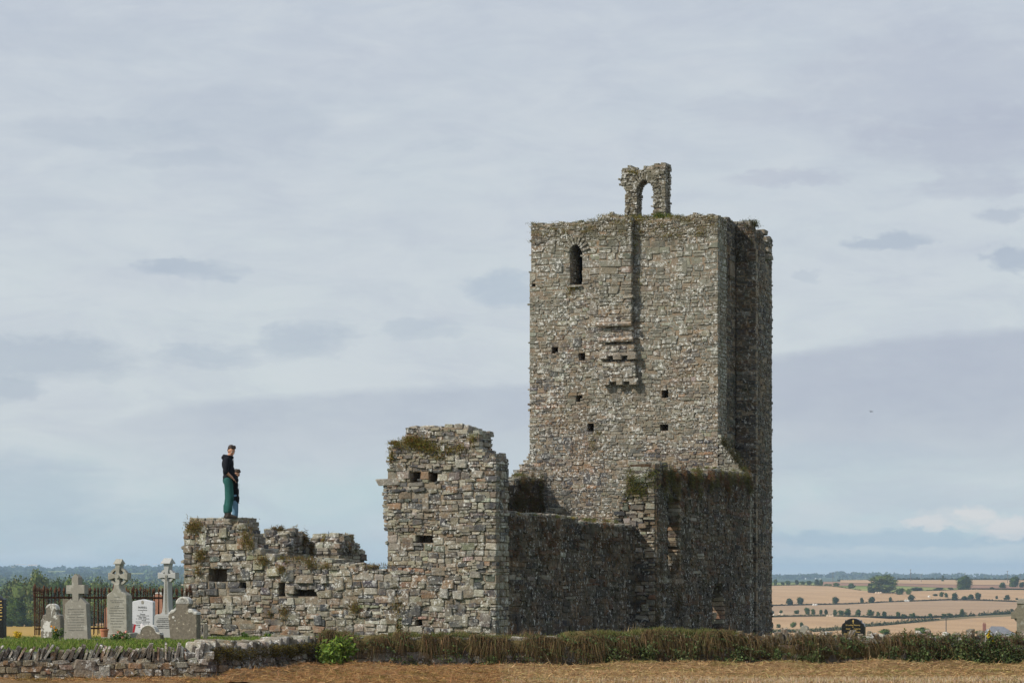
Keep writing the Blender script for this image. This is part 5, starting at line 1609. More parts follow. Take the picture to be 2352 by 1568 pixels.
def pot():
    b_ = Batch()
    n = 16
    pr = [(0.0, 0), (0.085, 0), (0.105, 0.16), (0.12, 0.16), (0.12, 0.2), (0.10, 0.2), (0.09, 0.17), (0.0, 0.17)]
    vs = [(r * math.cos(k * 2 * math.pi / n), r * math.sin(k * 2 * math.pi / n), z) for r, z in pr for k in range(n)]
    b_.add(vs, [(j * n + k, j * n + (k + 1) % n, (j + 1) * n + (k + 1) % n, (j + 1) * n + k) for j in range(len(pr) - 1) for k in range(n)])
    t = empty('flower_pot', at(239.5, 1462, 53), 'terracotta flower pot beside the plinth of the tall ringed cross', 'flower pot')
    t.scale = (.8, .8, .85)
    b_.build('pot', mat_plain('terracotta', (0.42, 0.17, 0.09), 0.85, 20, 0.15, 0.1), t)
    # wrapped flowers leaning on the white stone
    t = empty('bouquet', at(316, 1462, 54.6), 'red and white wrapped flowers laid against the white marble headstone', 'bouquet')
    wrap = mat_plain('white_wrapping', (0.75, 0.72, 0.74), 0.6, 20, 0.1, 0.2)
    red = mat_plain('red_ribbon', (0.55, 0.03, 0.04), 0.6, 20, 0.1, 0.1)
    for (x, rot) in ((-0.09, -0.25), (0.07, 0.3)):
        b_ = Batch()
        k = 8
        vs = [(0, 0, 0)] + [(0.09 * math.cos(q * 6.283 / k), 0.05 * math.sin(q * 6.283 / k), 0.26 + 0.03 * (q % 2)) for q in range(k)]
        b_.add(vs, [(0, 1 + q, 1 + (q + 1) % k) for q in range(k)])
        o = b_.build('wrapping', wrap, t); o.location = (x, 0, 0); o.rotation_euler = (0, rot, 0)
        b_ = Batch(); b_.box((0, -0.055, 0.15), 0.02, 0.006, 0.13); o2 = b_.build('ribbon', red, t); o2.location = (x * 1.1, -.01, 0); o2.rotation_euler = (0, rot + .45, 0)
pot()

# ------------------------------------------------------------------ plants
def plant(name, dx, y, D, w, h, n, pal, size, label, cat='plant', flowers=None, up=0.0, aspect=1.8, group=None):
    s = D / FD
    c = at(dx, y, D)
    t = empty(name, c, label, cat, group)
    W_, H = w * s, h * s
    v = NR.normal(size=(n, 3)); v /= np.linalg.norm(v, axis=1, keepdims=True)
    lob = NR.integers(0, 6, n)
    lc = np.stack([NR.uniform(-.3, .3, 6) * W_, NR.uniform(-.25, .25, 6) * W_, NR.uniform(.3, .75, 6) * H], 1)
    P = lc[lob] + v * np.array((W_ * .28, W_ * .28, H * .33)) * NR.uniform(.3, 1.05, (n, 1))
    P[:, 2] = np.abs(P[:, 2])
    me = leaf_mesh('foliage', P, NR.uniform(.6, 1.3, n) * size, pick_cols(pal, n, .25), M_LEAF, up, aspect)
    o = link('foliage', me, t); o.color = (0, 0, 0, 1)
    b_ = Batch()
    for k in range(7):
        q = P[R.randrange(n)]
        a = np.array((q[0] * .15, q[1] * .15, -0.05)); d = q - a; L = np.linalg.norm(d); d /= L
        e1 = np.cross(d, (.3, 1, 0)); e1 /= np.linalg.norm(e1); e2 = np.cross(d, e1)
        vs = [p + (e1 * math.cos(j * 2.094) + e2 * math.sin(j * 2.094)) * r_ for p, r_ in ((a, .006), (q, .003)) for j in range(3)]
        b_.add(vs, [(j, (j + 1) % 3, (j + 1) % 3 + 3, j + 3) for j in range(3)], (0.12, 0.1, 0.06))
    b_.build('stem', M_BLADE, t)
    if flowers:
        cnt, fc, fs = flowers
        for k in range(cnt):
            q = lc[R.randrange(6)] + np.array((R.uniform(-.25, .25) * W_, -R.uniform(0, .2) * W_, R.uniform(.1, .4) * H))
            Pf = np.tile(q, (9, 1)) + NR.normal(size=(9, 3)) * fs * .25
            me = leaf_mesh('flower', Pf, np.full(9, fs), vary(fc, 9, .1, .05), M_LEAF, 0, 1.1)
            o = link('flower', me, t); o.color = (0, 0, 0, 1)
    return t
FERN = [(3, (0.12, 0.19, 0.025)), (2, (0.19, 0.26, 0.035)), (2, (0.05, 0.085, 0.015))]
GR = [(3, (0.06, 0.12, 0.02)), (2, (0.10, 0.17, 0.03)), (1, (0.04, 0.07, 0.015))]
def plants():
    plant('marigold', 135, 1474, 47, 32, 34, 420, GR, .035, 'green plant with orange flowers beside the foot of the plain cross headstone', flowers=(6, (0.75, 0.35, 0.02), .035))
    plant('rose_bush', 272, 1476, 47, 54, 28, 600, GR, .04, 'low rose bush with pale pink flowers in front of the tall ringed cross', flowers=(7, (0.75, 0.35, 0.28), .04))
    plant('golden_shrub', 40, 1468, 51, 22, 24, 500, [(2, (0.75, 0.50, 0.04)), (1, (0.5, 0.38, 0.04))], .03, 'small golden yellow conifer in the grass at the left', 'shrub')
    plant('weed', 560, 1474, 57, 26, 24, 350, GR, .05, 'dark green leafy weed at the foot of the gable wall, left one of two')
    plant('weed', 614, 1474, 57, 26, 22, 350, GR, .05, 'yellow-flecked green weed at the foot of the gable wall, right one of two', flowers=(4, (0.5, 0.4, 0.03), .03))
    plant('fern', 770, 1546, 44.6, 112, 84, 1500, FERN, .085, 'bright yellow-green leafy shrub sprouting over the wall below the low gable', 'shrub', aspect=2.6)
    for i, (dx, y, w, h, wh) in enumerate([(1120, 1548, 46, 44, 'below the foot of the pier'), (1410, 1546, 60, 70, 'below the middle of the dark nave wall'), (1490, 1544, 74, 86, 'below the gap between the dark walls'), (1580, 1546, 70, 74, 'below the tall dark chancel wall'), (1690, 1548, 60, 64, 'below the small pointed opening'),
            (1790, 1546, 44, 56, 'just right of the tower edge'), (1880, 1548, 50, 60, 'left of the black headstone'), (2020, 1546, 40, 44, 'right of the black headstone'), (2120, 1550, 64, 66, 'below the near pole'), (2215, 1552, 60, 80, 'left of the yellow ragwort'), (2320, 1552, 70, 74, 'under the cross at the right edge')]):
        plant('bramble', dx, y, wall_D(dx) - .25, w, h, 520, [(3, (0.10, 0.14, 0.045)), (2, (0.13, 0.16, 0.06)), (1, (0.06, 0.09, 0.03))], .045, 'bramble clump on the long wall ' + wh, 'bramble', aspect=1.3, group='bramble clumps on the long wall')
    plant('tall_weed', 918, 1500, 47.5, 22, 76, 420, [(2, (0.12, 0.13, 0.03)), (1, (0.20, 0.12, 0.05))], .05, 'tall bronze-green weed rising before the left part of the pier')
    plant('ragwort', 2275, 1506, 46, 20, 66, 300, [(2, (0.11, 0.14, 0.04)), (1, (0.07, 0.09, 0.03))], .045, 'ragwort with a flat yellow flower head on the wall below the bungalow', flowers=(6, (0.70, 0.48, 0.02), .04))
    plant('tall_weed', 2080, 1492, 46, 12, 52, 120, [(2, (0.13, 0.15, 0.04)), (1, (0.07, 0.09, 0.03))], .035, 'thin upright green weed on the wall between the two bright bushes')
plants()

# ------------------------------------------------------------------ field wall
def ray_plane(dx, D0):
    return at(dx, HOR, D0)
def field_wall():
    def seg(dx0, D0, dx1, D1):
        a = at(dx0, HOR, D0); b_ = at(dx1, HOR, D1)
        e = np.array((b_.x - a.x, b_.y - a.y)); L = np.linalg.norm(e); e /= L
        n = np.array((e[1], -e[0]))
        return Plane2((a.x, a.y), e, n), L
    def cop(S, pl, s0, s1, z0, lean, hgt, wid, pal, thick=0.45, p_up=0.9):
        s = s0
        while s < s1:
            w = R.uniform(*wid)
            h = R.uniform(*hgt)
            ln = lean(s) + R.uniform(-.16, .16)
            c = pick(pal)
            if R.random() < p_up:
                S.add(pl.p(s + w / 2 + math.sin(ln) * h * .5 * 0, -thick / 2 + R.uniform(-.03, .03), z0 + h / 2 - .03), w / 2, thick / 2 * R.uniform(.75, 1.0), h / 2, pl.e, pl.n, c, ln, 3)
            else:
                S.add(pl.p(s + w, -thick / 2, z0 + 0.06), w * 1.2, thick / 2 * .9, .07, pl.e, pl.n, c, ln * .3, 3)
            s += w * R.uniform(.95, 1.15) / max(.6, math.cos(ln))
    PC = [(3, (0.26, 0.24, 0.20)), (2, (0.50, 0.49, 0.43)), (3, (0.10, 0.09, 0.08)), (1, (0.22, 0.14, 0.09)), (1.5, (0.20, 0.18, 0.14))]
    PB = [(4, (0.23, 0.19, 0.13)), (3, (0.18, 0.155, 0.12)), (1, (0.30, 0.28, 0.23)), (1, (0.26, 0.16, 0.09))]
    # sunlit length at the left
    pl, L = seg(-400, 39.9, 480, 40.8)
    t = empty('field_wall', (*pl.p(L * .7, 0, 0)[:2], 0), 'sunlit drystone wall with a slanting upright coping in front of the headstones', 'stone wall')
    S = Stones()
    masonry(S, pl, lambda s: 0.37, -0.1, 0.45, courses(-0.1, 0.36, 0.07, 0.13, 41), (0.10, 0.34), 0.0, L, (), PB, jut=0.03, core_c=(0.2, 0.16, 0.11))
    cop(S, pl, 0.1, L - .05, 0.35, lambda s: -0.42 if s < L - 1.0 else -0.16, (0.20, 0.33), (0.032, 0.08), PC, .45, .82)
    S.build(t, M_FIELDW, M_MORT)
    # turned, shaded length
    pl2, L2 = seg(480, 40.8, 735, 45.2)
    t = empty('field_wall', (*pl2.p(L2 * .5, 0, 0)[:2], 0), 'dark mossy length of drystone wall below the low end of the gable', 'stone wall')
    S = Stones()
    masonry(S, pl2, lambda s: 0.40, -0.1, 0.5, courses(-0.1, 0.40, 0.08, 0.17, 42), (0.14, 0.45), 0.0, L2, (), [(3, (0.10, 0.085, 0.07)), (2, (0.16, 0.11, 0.07)), (1, (0.35, 0.34, 0.31))], jut=0.04)
    cop(S, pl2, 0.05, L2, 0.38, lambda s: -0.2, (0.20, 0.34), (0.10, 0.22), [(2, (0.30, 0.28, 0.24)), (1, (0.13, 0.12, 0.09))], 0.5)
    S.build(t, M_FIELDW, M_MORT, 200)
    # long overgrown length to the right
    pl3, L3 = seg(735, 45.2, 2800, 46.6)
    t = empty('field_wall', (*pl3.p(L3 * .5, 0, 0)[:2], 0), 'long overgrown drystone wall running right below the tower, jagged lichened stones on top', 'stone wall')
    S = Stones()
    masonry(S, pl3, lambda s: 0.52, -0.1, 0.5, courses(-0.1, 0.52, 0.08, 0.17, 43), (0.14, 0.42), 0.0, L3, (), [(3, (0.09, 0.08, 0.065)), (2, (0.14, 0.10, 0.065)), (1, (0.30, 0.29, 0.26))], jut=0.05, capping=False)
    sR = pl3.s(1700)
    cop(S, pl3, 0.05, sR, 0.47, lambda s: R.uniform(-.3, .3), (0.12, 0.20), (0.12, 0.25), [(1, (0.25, 0.23, 0.19)), (2, (0.13, 0.12, 0.09))], 0.45, .6)
    cop(S, pl3, sR, L3, 0.47, lambda s: R.uniform(-.5, .5), (0.14, 0.31), (0.045, 0.12), [(4, (0.15, 0.13, 0.10)), (1.0, (0.42, 0.42, 0.38)), (3, (0.09, 0.075, 0.055))], 0.40, .8)
    S.build(t, M_FIELDW, M_MORT)
    return pl, L, pl2, L2, pl3, L3
FW = field_wall()

# ------------------------------------------------------------------ grasses
DRY = [(4, (0.25, 0.155, 0.07)), (3, (0.18, 0.105, 0.05)), (2, (0.33, 0.22, 0.10)), (1, (0.11, 0.10, 0.035))]
RUST = [(4, (0.16, 0.105, 0.048)), (3, (0.115, 0.075, 0.035)), (3, (0.12, 0.12, 0.045)), (1.5, (0.25, 0.175, 0.09))]
OLIVE = [(3, (0.14, 0.15, 0.045)), (2, (0.20, 0.17, 0.07)), (2, (0.09, 0.11, 0.03))]
LUSH = [(4, (0.14, 0.20, 0.035)), (3, (0.18, 0.24, 0.05)), (1.5, (0.25, 0.26, 0.09)), (1.5, (0.08, 0.13, 0.025))]
HAYC = [(4, (0.44, 0.29, 0.135)), (3, (0.33, 0.205, 0.09)), (4, (0.54, 0.39, 0.20)), (1.5, (0.20, 0.12, 0.055)), (0.6, (0.20, 0.20, 0.06))]
def stuff(name, me, label, cat):
    o = link(name, me); o.color = (0, 0, 0, 1)
    return tag(o, label, cat, kind='stuff')

def nz(x, y, s):
    return (np.sin(x * s + 1.3 * np.sin(y * s * .7)) * np.cos(y * s * 1.1 + np.sin(x * s * .6) * 1.7) + np.sin(x * s * 2.3 + y * s * 1.9) * .5) / 1.5

def grasses():
    pl, L, pl2, L2, pl3, L3 = FW
    # churchyard grass
    n = 60000
    dx = NR.uniform(-60, 1500, n); D = 42 + (NR.random(n) ** 1.4) * 19
    wd = np.array([wall_D(v) for v in dx])
    keep = D > wd + .7
    dx, D = dx[keep], D[keep]; n = len(dx)
    P = np.array([gp(a, b_) for a, b_ in zip(dx, D)])
    d = NR.normal(size=(n, 3)) * .28; d[:, 2] = 1; d /= np.linalg.norm(d, axis=1, keepdims=True)
    stuff('churchyard_grass', blade_mesh('churchyard_grass', P, d, NR.uniform(.05, .16, n) * np.where(D > 55, 1.5, 1), np.full(n, .012), pick_cols(LUSH, n), M_BLADE), 'short bright green grass growing around the headstones', 'grass')
    # hay bed and loose hay in front
    nx, ny = 420, 60
    xs = np.linspace(-9.5, 11, nx); ys = np.linspace(38.6, 46.6, ny)
    b_ = Batch()
    def hay_h(x, y):
        wdv = np.array([wall_D(CXD + FD * a / b2) for a, b2 in zip(np.atleast_1d(x), np.atleast_1d(y))])
        dist = wdv - np.atleast_1d(y)
        ridge = .11 * np.exp(-((dist - 0.9) / .55) ** 2) + .05 * np.exp(-((dist - 3.4) / .9) ** 2)
        h = ridge * (1 + .6 * nz(x, y, 1.7)) + .018 * nz(x, y, 6.0) + .010 * nz(y, x, 17.0) + .02
        return np.where(dist < .1, -.05, h) * np.where(np.atleast_1d(x) < -4.6, .5, 1)
    X, Y = np.meshgrid(xs, ys)
    H = hay_h(X.ravel(), Y.ravel())
    V = np.stack([X.ravel(), Y.ravel(), H], 1)
    F = [(j * nx + i, j * nx + i + 1, (j + 1) * nx + i + 1, (j + 1) * nx + i) for j in range(ny - 1) for i in range(nx - 1)]
    b_.v = [V]; b_.f = F; b_.c = [np.zeros((len(V), 3))]; b_.nv = len(V)
    tag(b_.build('hay_bed', M_HAY, smooth=True), 'uneven bed of mown hay lying along the foot of the wall', 'hay', kind='stuff')
    n = 95000
    D = NR.uniform(39.4, 46, n); dx = NR.uniform(-80, 2440, n)
    wd = np.array([wall_D(v) for v in dx]); keep = D < wd - .05
    dx, D = dx[keep], D[keep]; n = len(dx)
    x = (dx - CXD) / FD * D
    P = np.stack([x, D, hay_h(x, D) + NR.uniform(-.005, .03, n)], 1)
    d = NR.normal(size=(n, 3)); d[:, 2] = np.abs(d[:, 2]) * .28; d /= np.linalg.norm(d, axis=1, keepdims=True)
    cc = pick_cols(HAYC, n, .2)
    red = (dx < 1150)[:, None]
    cc = np.where(red, cc * np.array((.88, .76, .68)), cc)
    patch = (nz(x, D, 2.1) > .45)[:, None]
    cc = np.where(patch, cc * np.array((.75, .85, .7)), cc)
    stuff('mown_hay', blade_mesh('mown_hay', P, d, NR.uniform(.06, .20, n), NR.uniform(.005, .010, n), cc, M_BLADE, .2), 'loose dry mown hay covering the ground before the wall', 'hay')
    # pale stubble standing at the bottom right
    n = 9000
    dx = NR.uniform(1150, 2440, n); D = NR.uniform(39.3, 40.9, n)
    kp = NR.random(n) < np.clip((dx - 1150) / 700, .05, 1); dx, D = dx[kp], D[kp]; n = len(dx)
    x = (dx - CXD) / FD * D
    P = np.stack([x, D, np.zeros(n)], 1)
    d = NR.normal(size=(n, 3)) * .15; d[:, 2] = 1; d /= np.linalg.norm(d, axis=1, keepdims=True)
    stuff('standing_stubble', blade_mesh('standing_stubble', P, d, NR.uniform(.06, .13, n), np.full(n, .009), pick_cols([(2, (0.62, 0.50, 0.34)), (1, (0.5, 0.37, 0.22))], n, .12), M_BLADE, .05), 'upright pale stubble at the near edge of the field', 'stubble')
    # brown dead grass hanging over the long wall, olive grass on its top
    def along(plx, s, off, z):
        return plx.O[None, :] + plx.e[None, :] * s[:, None] + plx.n[None, :] * off[:, None] + np.array((0, 0, 1.0))[None, :] * z[:, None]
    n = 60000
    s = NR.uniform(0.0, L3, n)
    dens = 0.42 + .75 * nz(s, s * .3, 2.3) + .3 * nz(s, s, 11.)
    dxs = np.array([float((pl3.p(q, 0, 0)[0]) / pl3.p(q, 0, 0)[1] * FD + CXD) for q in s])
    dens *= np.where(dxs > 1700, .30, 1.0)
    kp = (NR.random(n) < dens) & (nz(s, s * .5, 4.3) > -.35); s = s[kp]; dxs = dxs[kp]; n = len(s)
    z = .60 + .10 * nz(s, s, 1.3) * 1 + NR.uniform(-.12, .07, n)
    P = along(pl3, s, NR.uniform(-.12, .07, n), z)
    d = NR.normal(size=(n, 3)) * .3 + np.array((0, -.75, .15)); d /= np.linalg.norm(d, axis=1, keepdims=True)
    stuff('dead_grass', blade_mesh('dead_grass', P, d, NR.uniform(.10, .42, n) * (1 + .45 * nz(s, s, 5.)), np.full(n, .009), pick_cols(RUST, n, .25), M_BLADE, .85), 'brown dead grass hanging over the face of the long wall', 'grass')
    n = 46000
    s = NR.uniform(0.0, L3, n)
    dxs = pl3.O[0] + pl3.e[0] * s; dxs = dxs / (pl3.O[1] + pl3.e[1] * s) * FD + CXD
    dens = (0.5 + .6 * nz(s, s * .7, 1.7)) * np.where(dxs > 1720, .22, 1.0) * np.where((dxs > 1170) & (dxs < 1290), .3, 1)
    kp = NR.random(n) < dens; s = s[kp]; n = len(s); dxs = dxs[kp]
    bump = .06 * nz(s, s, 1.3) + np.where(dxs < 1700, .09, 0) + np.where((dxs > 1290) & (dxs < 1650), .05, 0)
    P = along(pl3, s, NR.uniform(-.6, .03, n), .52 + bump + NR.uniform(-.05, .03, n))
    d = NR.normal(size=(n, 3)) * .35; d[:, 2] = 1; d /= np.linalg.norm(d, axis=1, keepdims=True)
    stuff('wall_top_grass', blade_mesh('wall_top_grass', P, d, NR.uniform(.04, .14, n) * (1 + .6 * nz(s, s, 3.7)), np.full(n, .009), pick_cols(OLIVE, n, .25), M_BLADE, .3), 'olive grass growing along the top of the long wall', 'grass')
    # turf ledge that carries it
    b_ = Batch()
    m = 160
    for i in range(m + 1):
        q = L3 * i / m
        dq = (pl3.p(q, 0, 0)[0]) / pl3.p(q, 0, 0)[1] * FD + CXD
        hh = .50 + .05 * math.sin(q * 1.9) + .03 * math.sin(q * 5.3 + 1) + R.uniform(-.02, .03) + (.07 if dq < 1700 else -.06) + (.05 if 1290 < dq < 1650 else 0) - (.08 if 1170 < dq < 1280 else 0)
        for off, z in ((.05, hh - .22), (.06, hh - .08), (-.02, hh), (-.3, hh + .02), (-.7, hh - .1), (-1.3, .30)):
            b_.v.append(np.array([pl3.p(q, off + R.uniform(-.03, .03), z + R.uniform(-.02, .02))])); b_.c.append(np.zeros((1, 3))); b_.nv += 1
    for i in range(m):
        for k in range(5):
            b_.f.append((i * 6 + k, (i + 1) * 6 + k, (i + 1) * 6 + k + 1, i * 6 + k + 1))
    tag(b_.build('turf', mat_ground('turf', [(0.07, 0.055, 0.025), (0.10, 0.075, 0.035), (0.12, 0.10, 0.04)], (0.5, 4, 30), bump=.03), smooth=True), 'turf and moss capping the long wall', 'turf', kind='stuff')
    # moss on the turned length
    n = 16000
    s = NR.uniform(.1, L2, n)
    kp = NR.random(n) < .5 + .5 * nz(s, s, 3.); s = s[kp]; n = len(s)
    P = along(pl2, s, NR.uniform(-.1, .10, n), .44 + .06 * nz(s, s, 4.) + NR.uniform(-.12, .08, n))
    d = NR.normal(size=(n, 3)); d[:, 2] = np.abs(d[:, 2]) ; d /= np.linalg.norm(d, axis=1, keepdims=True)
    stuff('moss', blade_mesh('moss', P, d, NR.uniform(.02, .07, n), np.full(n, .012), pick_cols([(3, (0.10, 0.075, 0.02)), (2, (0.15, 0.12, 0.02)), (2, (0.06, 0.05, 0.02))], n), M_BLADE, .5), 'olive brown moss cushions on the dark length of wall', 'moss')
    # bramble leaves in front of the long wall, darker towards the right
    n = 46000
    s = NR.uniform(0.0, L3, n)
    dxs = pl3.O[0] + pl3.e[0] * s; dxs = dxs / (pl3.O[1] + pl3.e[1] * s) * FD + CXD
    cl = nz(s, s * 1.7, 3.1) + .35 * nz(s, s, 9)
    zz = NR.beta(1.4, 1.5, n) * .68
    c2 = nz(s + zz * 1.5, zz * 2.2 + s * .15, 5.3) + .5 * nz(s, zz * 1.5, 13.)
    kp = (c2 > .30) | ((dxs > 2080) & (c2 > -.25)); kp &= NR.random(n) < np.where(dxs < 1290, .45, 1.0); s, dxs, zz = s[kp], dxs[kp], zz[kp]; n = len(s)
    P = along(pl3, s, NR.uniform(.02, .35, n), zz)
    cc = pick_cols([(3, (0.06, 0.095, 0.03)), (2, (0.09, 0.13, 0.04)), (1, (0.12, 0.09, 0.04))], n, .25)
    stuff('brambles', leaf_mesh('brambles', P, NR.uniform(.02, .05, n), cc, M_LEAF, 0, 1.3), 'dark green bramble leaves scrambling up the long wall', 'brambles')
    # dry stems leaning on the wall
    stem_m = mat_plain('dry_stem', (0.42, 0.33, 0.22), .9, 20, .2, 0)
    bt = Batch()
    bt.add([(.5 * math.cos(k * 2.094), .5 * math.sin(k * 2.094), z) for z in (0,) for k in range(3)] + [(.3 * math.cos(k * 2.094) + .02 * 0, .3 * math.sin(k * 2.094), .5) for k in range(3)] + [(0, 0, 1)],
           [(0, 1, 4, 3), (1, 2, 5, 4), (2, 0, 3, 5), (3, 4, 6), (4, 5, 6), (5, 3, 6)])
    sm = bt.mesh('dry_stalk', stem_m)
    spec = [(800, 1546, 48, .35), (842, 1544, 60, .25), (1330, 1552, 50, .5), (1275, 1550, 70, -.55), (1305, 1545, 46, -.3), (1338, 1546, 60, .02), (1420, 1548, 60, .8), (1392, 1542, 50, .6), (1505, 1540, 40, 1.0), (1560, 1545, 36, .7),
            (1720, 1548, 92, .12), (1790, 1536, 40, .4), (1815, 1538, 62, .6), (1905, 1540, 52, .75), (2040, 1545, 62, .1), (2062, 1546, 74, .42), (2052, 1547, 40, .25), (2118, 1548, 90, .12), (2128, 1540, 78, .55), (2110, 1530, 50, .0), (2200, 1540, 40, 1.2), (2292, 1550, 60, .55), (905, 1550, 52, .7), (1000, 1548, 46, .4), (1190, 1545, 30, .15), (2330, 1545, 30, .6)]
    rest = []
    rank = {i: r for r, i in enumerate(sorted(range(len(spec)), key=lambda i: spec[i][0]))}
    for i, (dx, y, L_, ln) in enumerate(spec):
        D = wall_D(dx) - .32
        p = at(dx, y, D); p.z = max(0.0, EYE + (HOR - y) / FD * D)
        o = link('dry_stalk', sm, None, p)
        o.scale = (.014, .014, L_ / FD * D); o.rotation_euler = (-.18, ln, 0)
        tip = 'leaning right' if ln > .3 else ('leaning left' if ln < -.2 else 'upright')
        part = 'below the gable pier' if dx < 1140 else 'below the dark nave wall' if dx < 1480 else 'below the tower' if dx < 1760 else 'below the stubble fields'
        tag(o, f'dry stalk {tip} on the wall {part}, {ORD[rank[i]]} from left', 'dry stalk', 'dry stalks on the wall')
    # tall seed heads standing on the wall top
    def seedheads(dx0, dx1, n, h, c):
        dx = NR.uniform(dx0, dx1, n); D = np.array([wall_D(v) + .3 for v in dx])
        P = np.stack([(dx - CXD) / FD * D, D, np.full(n, .52)], 1)
        d = NR.normal(size=(n, 3)) * .13; d[:, 2] = 1; d[:, 0] += .1; d /= np.linalg.norm(d, axis=1, keepdims=True)
        return P, d, NR.uniform(.6, 1.1, n) * h, np.tile(np.array(c), (n, 1))
    G = [seedheads(1150, 1240, 60, .30, (0.26, 0.17, 0.10)), seedheads(1020, 1140, 40, .22, (0.28, 0.22, 0.12)), seedheads(1428, 1480, 26, .45, (0.42, 0.32, 0.17)), seedheads(1380, 1460, 30, .25, (0.3, .25, .12)), seedheads(1490, 1720, 160, .22, (0.33, 0.27, 0.13)), seedheads(1640, 1680, 14, .42, (0.3, 0.2, 0.12)),
         seedheads(1750, 2340, 170, .20, (0.36, 0.29, 0.18)), seedheads(740, 1000, 60, .2, (.3, .2, .1)), seedheads(1776, 1784, 6, .42, (.42, .34, .22)), seedheads(1898, 1925, 10, .42, (.42, .34, .22))]
    stuff('seed_heads', blade_mesh('seed_heads', *[np.concatenate([g[i] for g in G]) for i in (0, 1, 2)], np.full(sum(len(g[0]) for g in G), .007), np.concatenate([g[3] for g in G]), M_BLADE, .12), 'tall dry seed heads standing above the long wall', 'grass')

    # tufts on the ruins: (plane, dx, y, width, height, colour, count)
    T = []
    def tuft(plx, dx, y, w, h, pal, cnt, off=0.04, L_=(.08, .2), hang=0.0):
        s0, z0 = plx.sz(dx, y)
        D = plx.p(s0, 0, 0)[1]
        hw, hh = w / 2 / FD * D, h / 2 / FD * D
        cnt = int(cnt * .7)
        u = NR.normal(size=(cnt, 2)) * .62
        P = plx.p(s0, 0, z0)[None, :] + plx.e[None, :] * (u[:, :1] * hw) + plx.n[None, :] * (off + NR.uniform(-.02, .05, (cnt, 1))) + np.array((0, 0, 1.0))[None, :] * (u[:, 1:] * hh)
        d = NR.normal(size=(cnt, 3)) * .45 + plx.n[None, :] * .5 + np.array((0, 0, 1 - hang * 1.6))
        d /= np.linalg.norm(d, axis=1, keepdims=True)
        T.append((P, d, NR.uniform(*L_, cnt), pick_cols(pal, cnt, .25)))
    MOSSY = [(3, (0.24, 0.22, 0.055)), (2, (0.28, 0.20, 0.06)), (1, (0.15, 0.16, 0.04)), (1, (0.28, 0.13, 0.05))]
    ROK = [(2, (0.30, 0.19, 0.08)), (2, (0.24, 0.20, 0.06)), (1, (0.16, 0.16, 0.045))]
    # gable
    for q in [(960, 1020, 60, 26, 900), (945, 1012, 30, 16, 400), (910, 1020, 28, 10, 300), (990, 1030, 50, 24, 400), (1035, 1035, 30, 20, 160), (1088, 1012, 14, 24, 120), (1060, 1030, 20, 20, 120), (1010, 1050, 26, 16, 100), (900, 1050, 14, 30, 150)]:
        tuft(GAB, *q[:4], MOSSY, q[4])
    for q in [(448, 1210, 34, 28, 700), (462, 1275, 20, 26, 380), (456, 1312, 12, 22, 160), (605, 1290, 30, 22, 420), (648, 1308, 18, 22, 200), (714, 1295, 24, 18, 250), (690, 1285, 60, 8, 260), (655, 1409, 16, 24, 220), (815, 1396, 24, 26, 330), (566, 1235, 24, 40, 380), (578, 1250, 16, 24, 200), (750, 1300, 30, 10, 120), (650, 1282, 20, 8, 90), (868, 1300, 60, 8, 160), (620, 1410, 10, 14, 60), (915, 1395, 30, 40, 200)]:
        tuft(GAB, *q[:4], ROK, q[4])
    tuft(GAB, 540, 1192, 60, 4, OLIVE, 120, -.2, (.04, .1))
    # lumps of the north wall
    for k in range(26):
        s0 = R.choice([R.uniform(2.3, 3.8), R.uniform(5.4, 7.1)])
        P0 = NOR.p(s0, 0, 0)
        dx = P0[0] / P0[1] * FD + CXD; y = HOR - (north_h(s0) - EYE) / P0[1] * FD
        tuft(NOR, dx, y + R.uniform(-1, 4), 16, 10, MOSSY if k % 2 else RUST, 130, -R.uniform(0, .8), (.07, .2))
    for k in range(5):
        s0 = R.choice([R.uniform(2.6, 3.8), R.uniform(5.8, 7.1)])
        P0 = NOR.p(s0, 0, 0); dx = P0[0] / P0[1] * FD + CXD; y = HOR - (north_h(s0) - EYE) / P0[1] * FD
        tuft(NOR, dx, y + R.uniform(10, 40), 14, 24, RUST, 170, .05, (.06, .15), .6)
    # stub, thickly overgrown
    for k in range(26):
        s0 = R.uniform(0.5, 5.0)
        P0 = STUB.p(s0, 0, 0); dx = P0[0] / P0[1] * FD + CXD
        tuft(STUB, dx, R.uniform(1100, 1175), 26, 34, [(2, (0.09, 0.095, 0.035)), (2, (0.11, 0.08, 0.04)), (1, (0.14, 0.075, 0.04))], 260, .05, (.08, .2), .4)
    tuft(STUB, 1205, 1094, 60, 8, OLIVE, 400, -.2, (.1, .25))
    # nave wall top and rusty growth on its face
    for k in range(40):
        dx = R.uniform(1165, 1460); s0 = NAV.s(dx); y = 1181 + (dx - 1165) * .075
        tuft(NAV, dx, y - 2, 26, 6, OLIVE if k % 2 else MOSSY, 70, -R.uniform(0, .7), (.05, .13))
    for k in range(34):
        dx = R.uniform(1155, 1455); y = R.uniform(1192, 1290)
        tuft(NAV, dx, y, 24, 18, [(3, (0.13, 0.06, 0.03)), (2, (0.10, 0.07, 0.03)), (1, (0.07, 0.07, 0.03))], 90, .04, (.04, .11), .5)
    # chancel wall: ivy-like fringe
    for k in range(62):
        dx = R.uniform(1520, 1722); y = 1078 + (dx - 1530) * .06 + abs(R.gauss(0, 26))
        tuft(CHA, dx, y, 14, 26, R.choice([[(3, (0.15, 0.13, 0.045)), (2, (0.10, 0.10, 0.035))], [(2, (0.17, 0.09, 0.045)), (1, (0.10, 0.07, 0.03))]]), 130, .05, (.06, .16), .7)
    for k in range(12):
        tuft(CHA, R.uniform(1500, 1575), R.uniform(1100, 1420), 14, 40, [(3, (0.10, 0.06, 0.03)), (2, (0.06, 0.06, 0.025))], 130, .05, (.05, .12), .6)
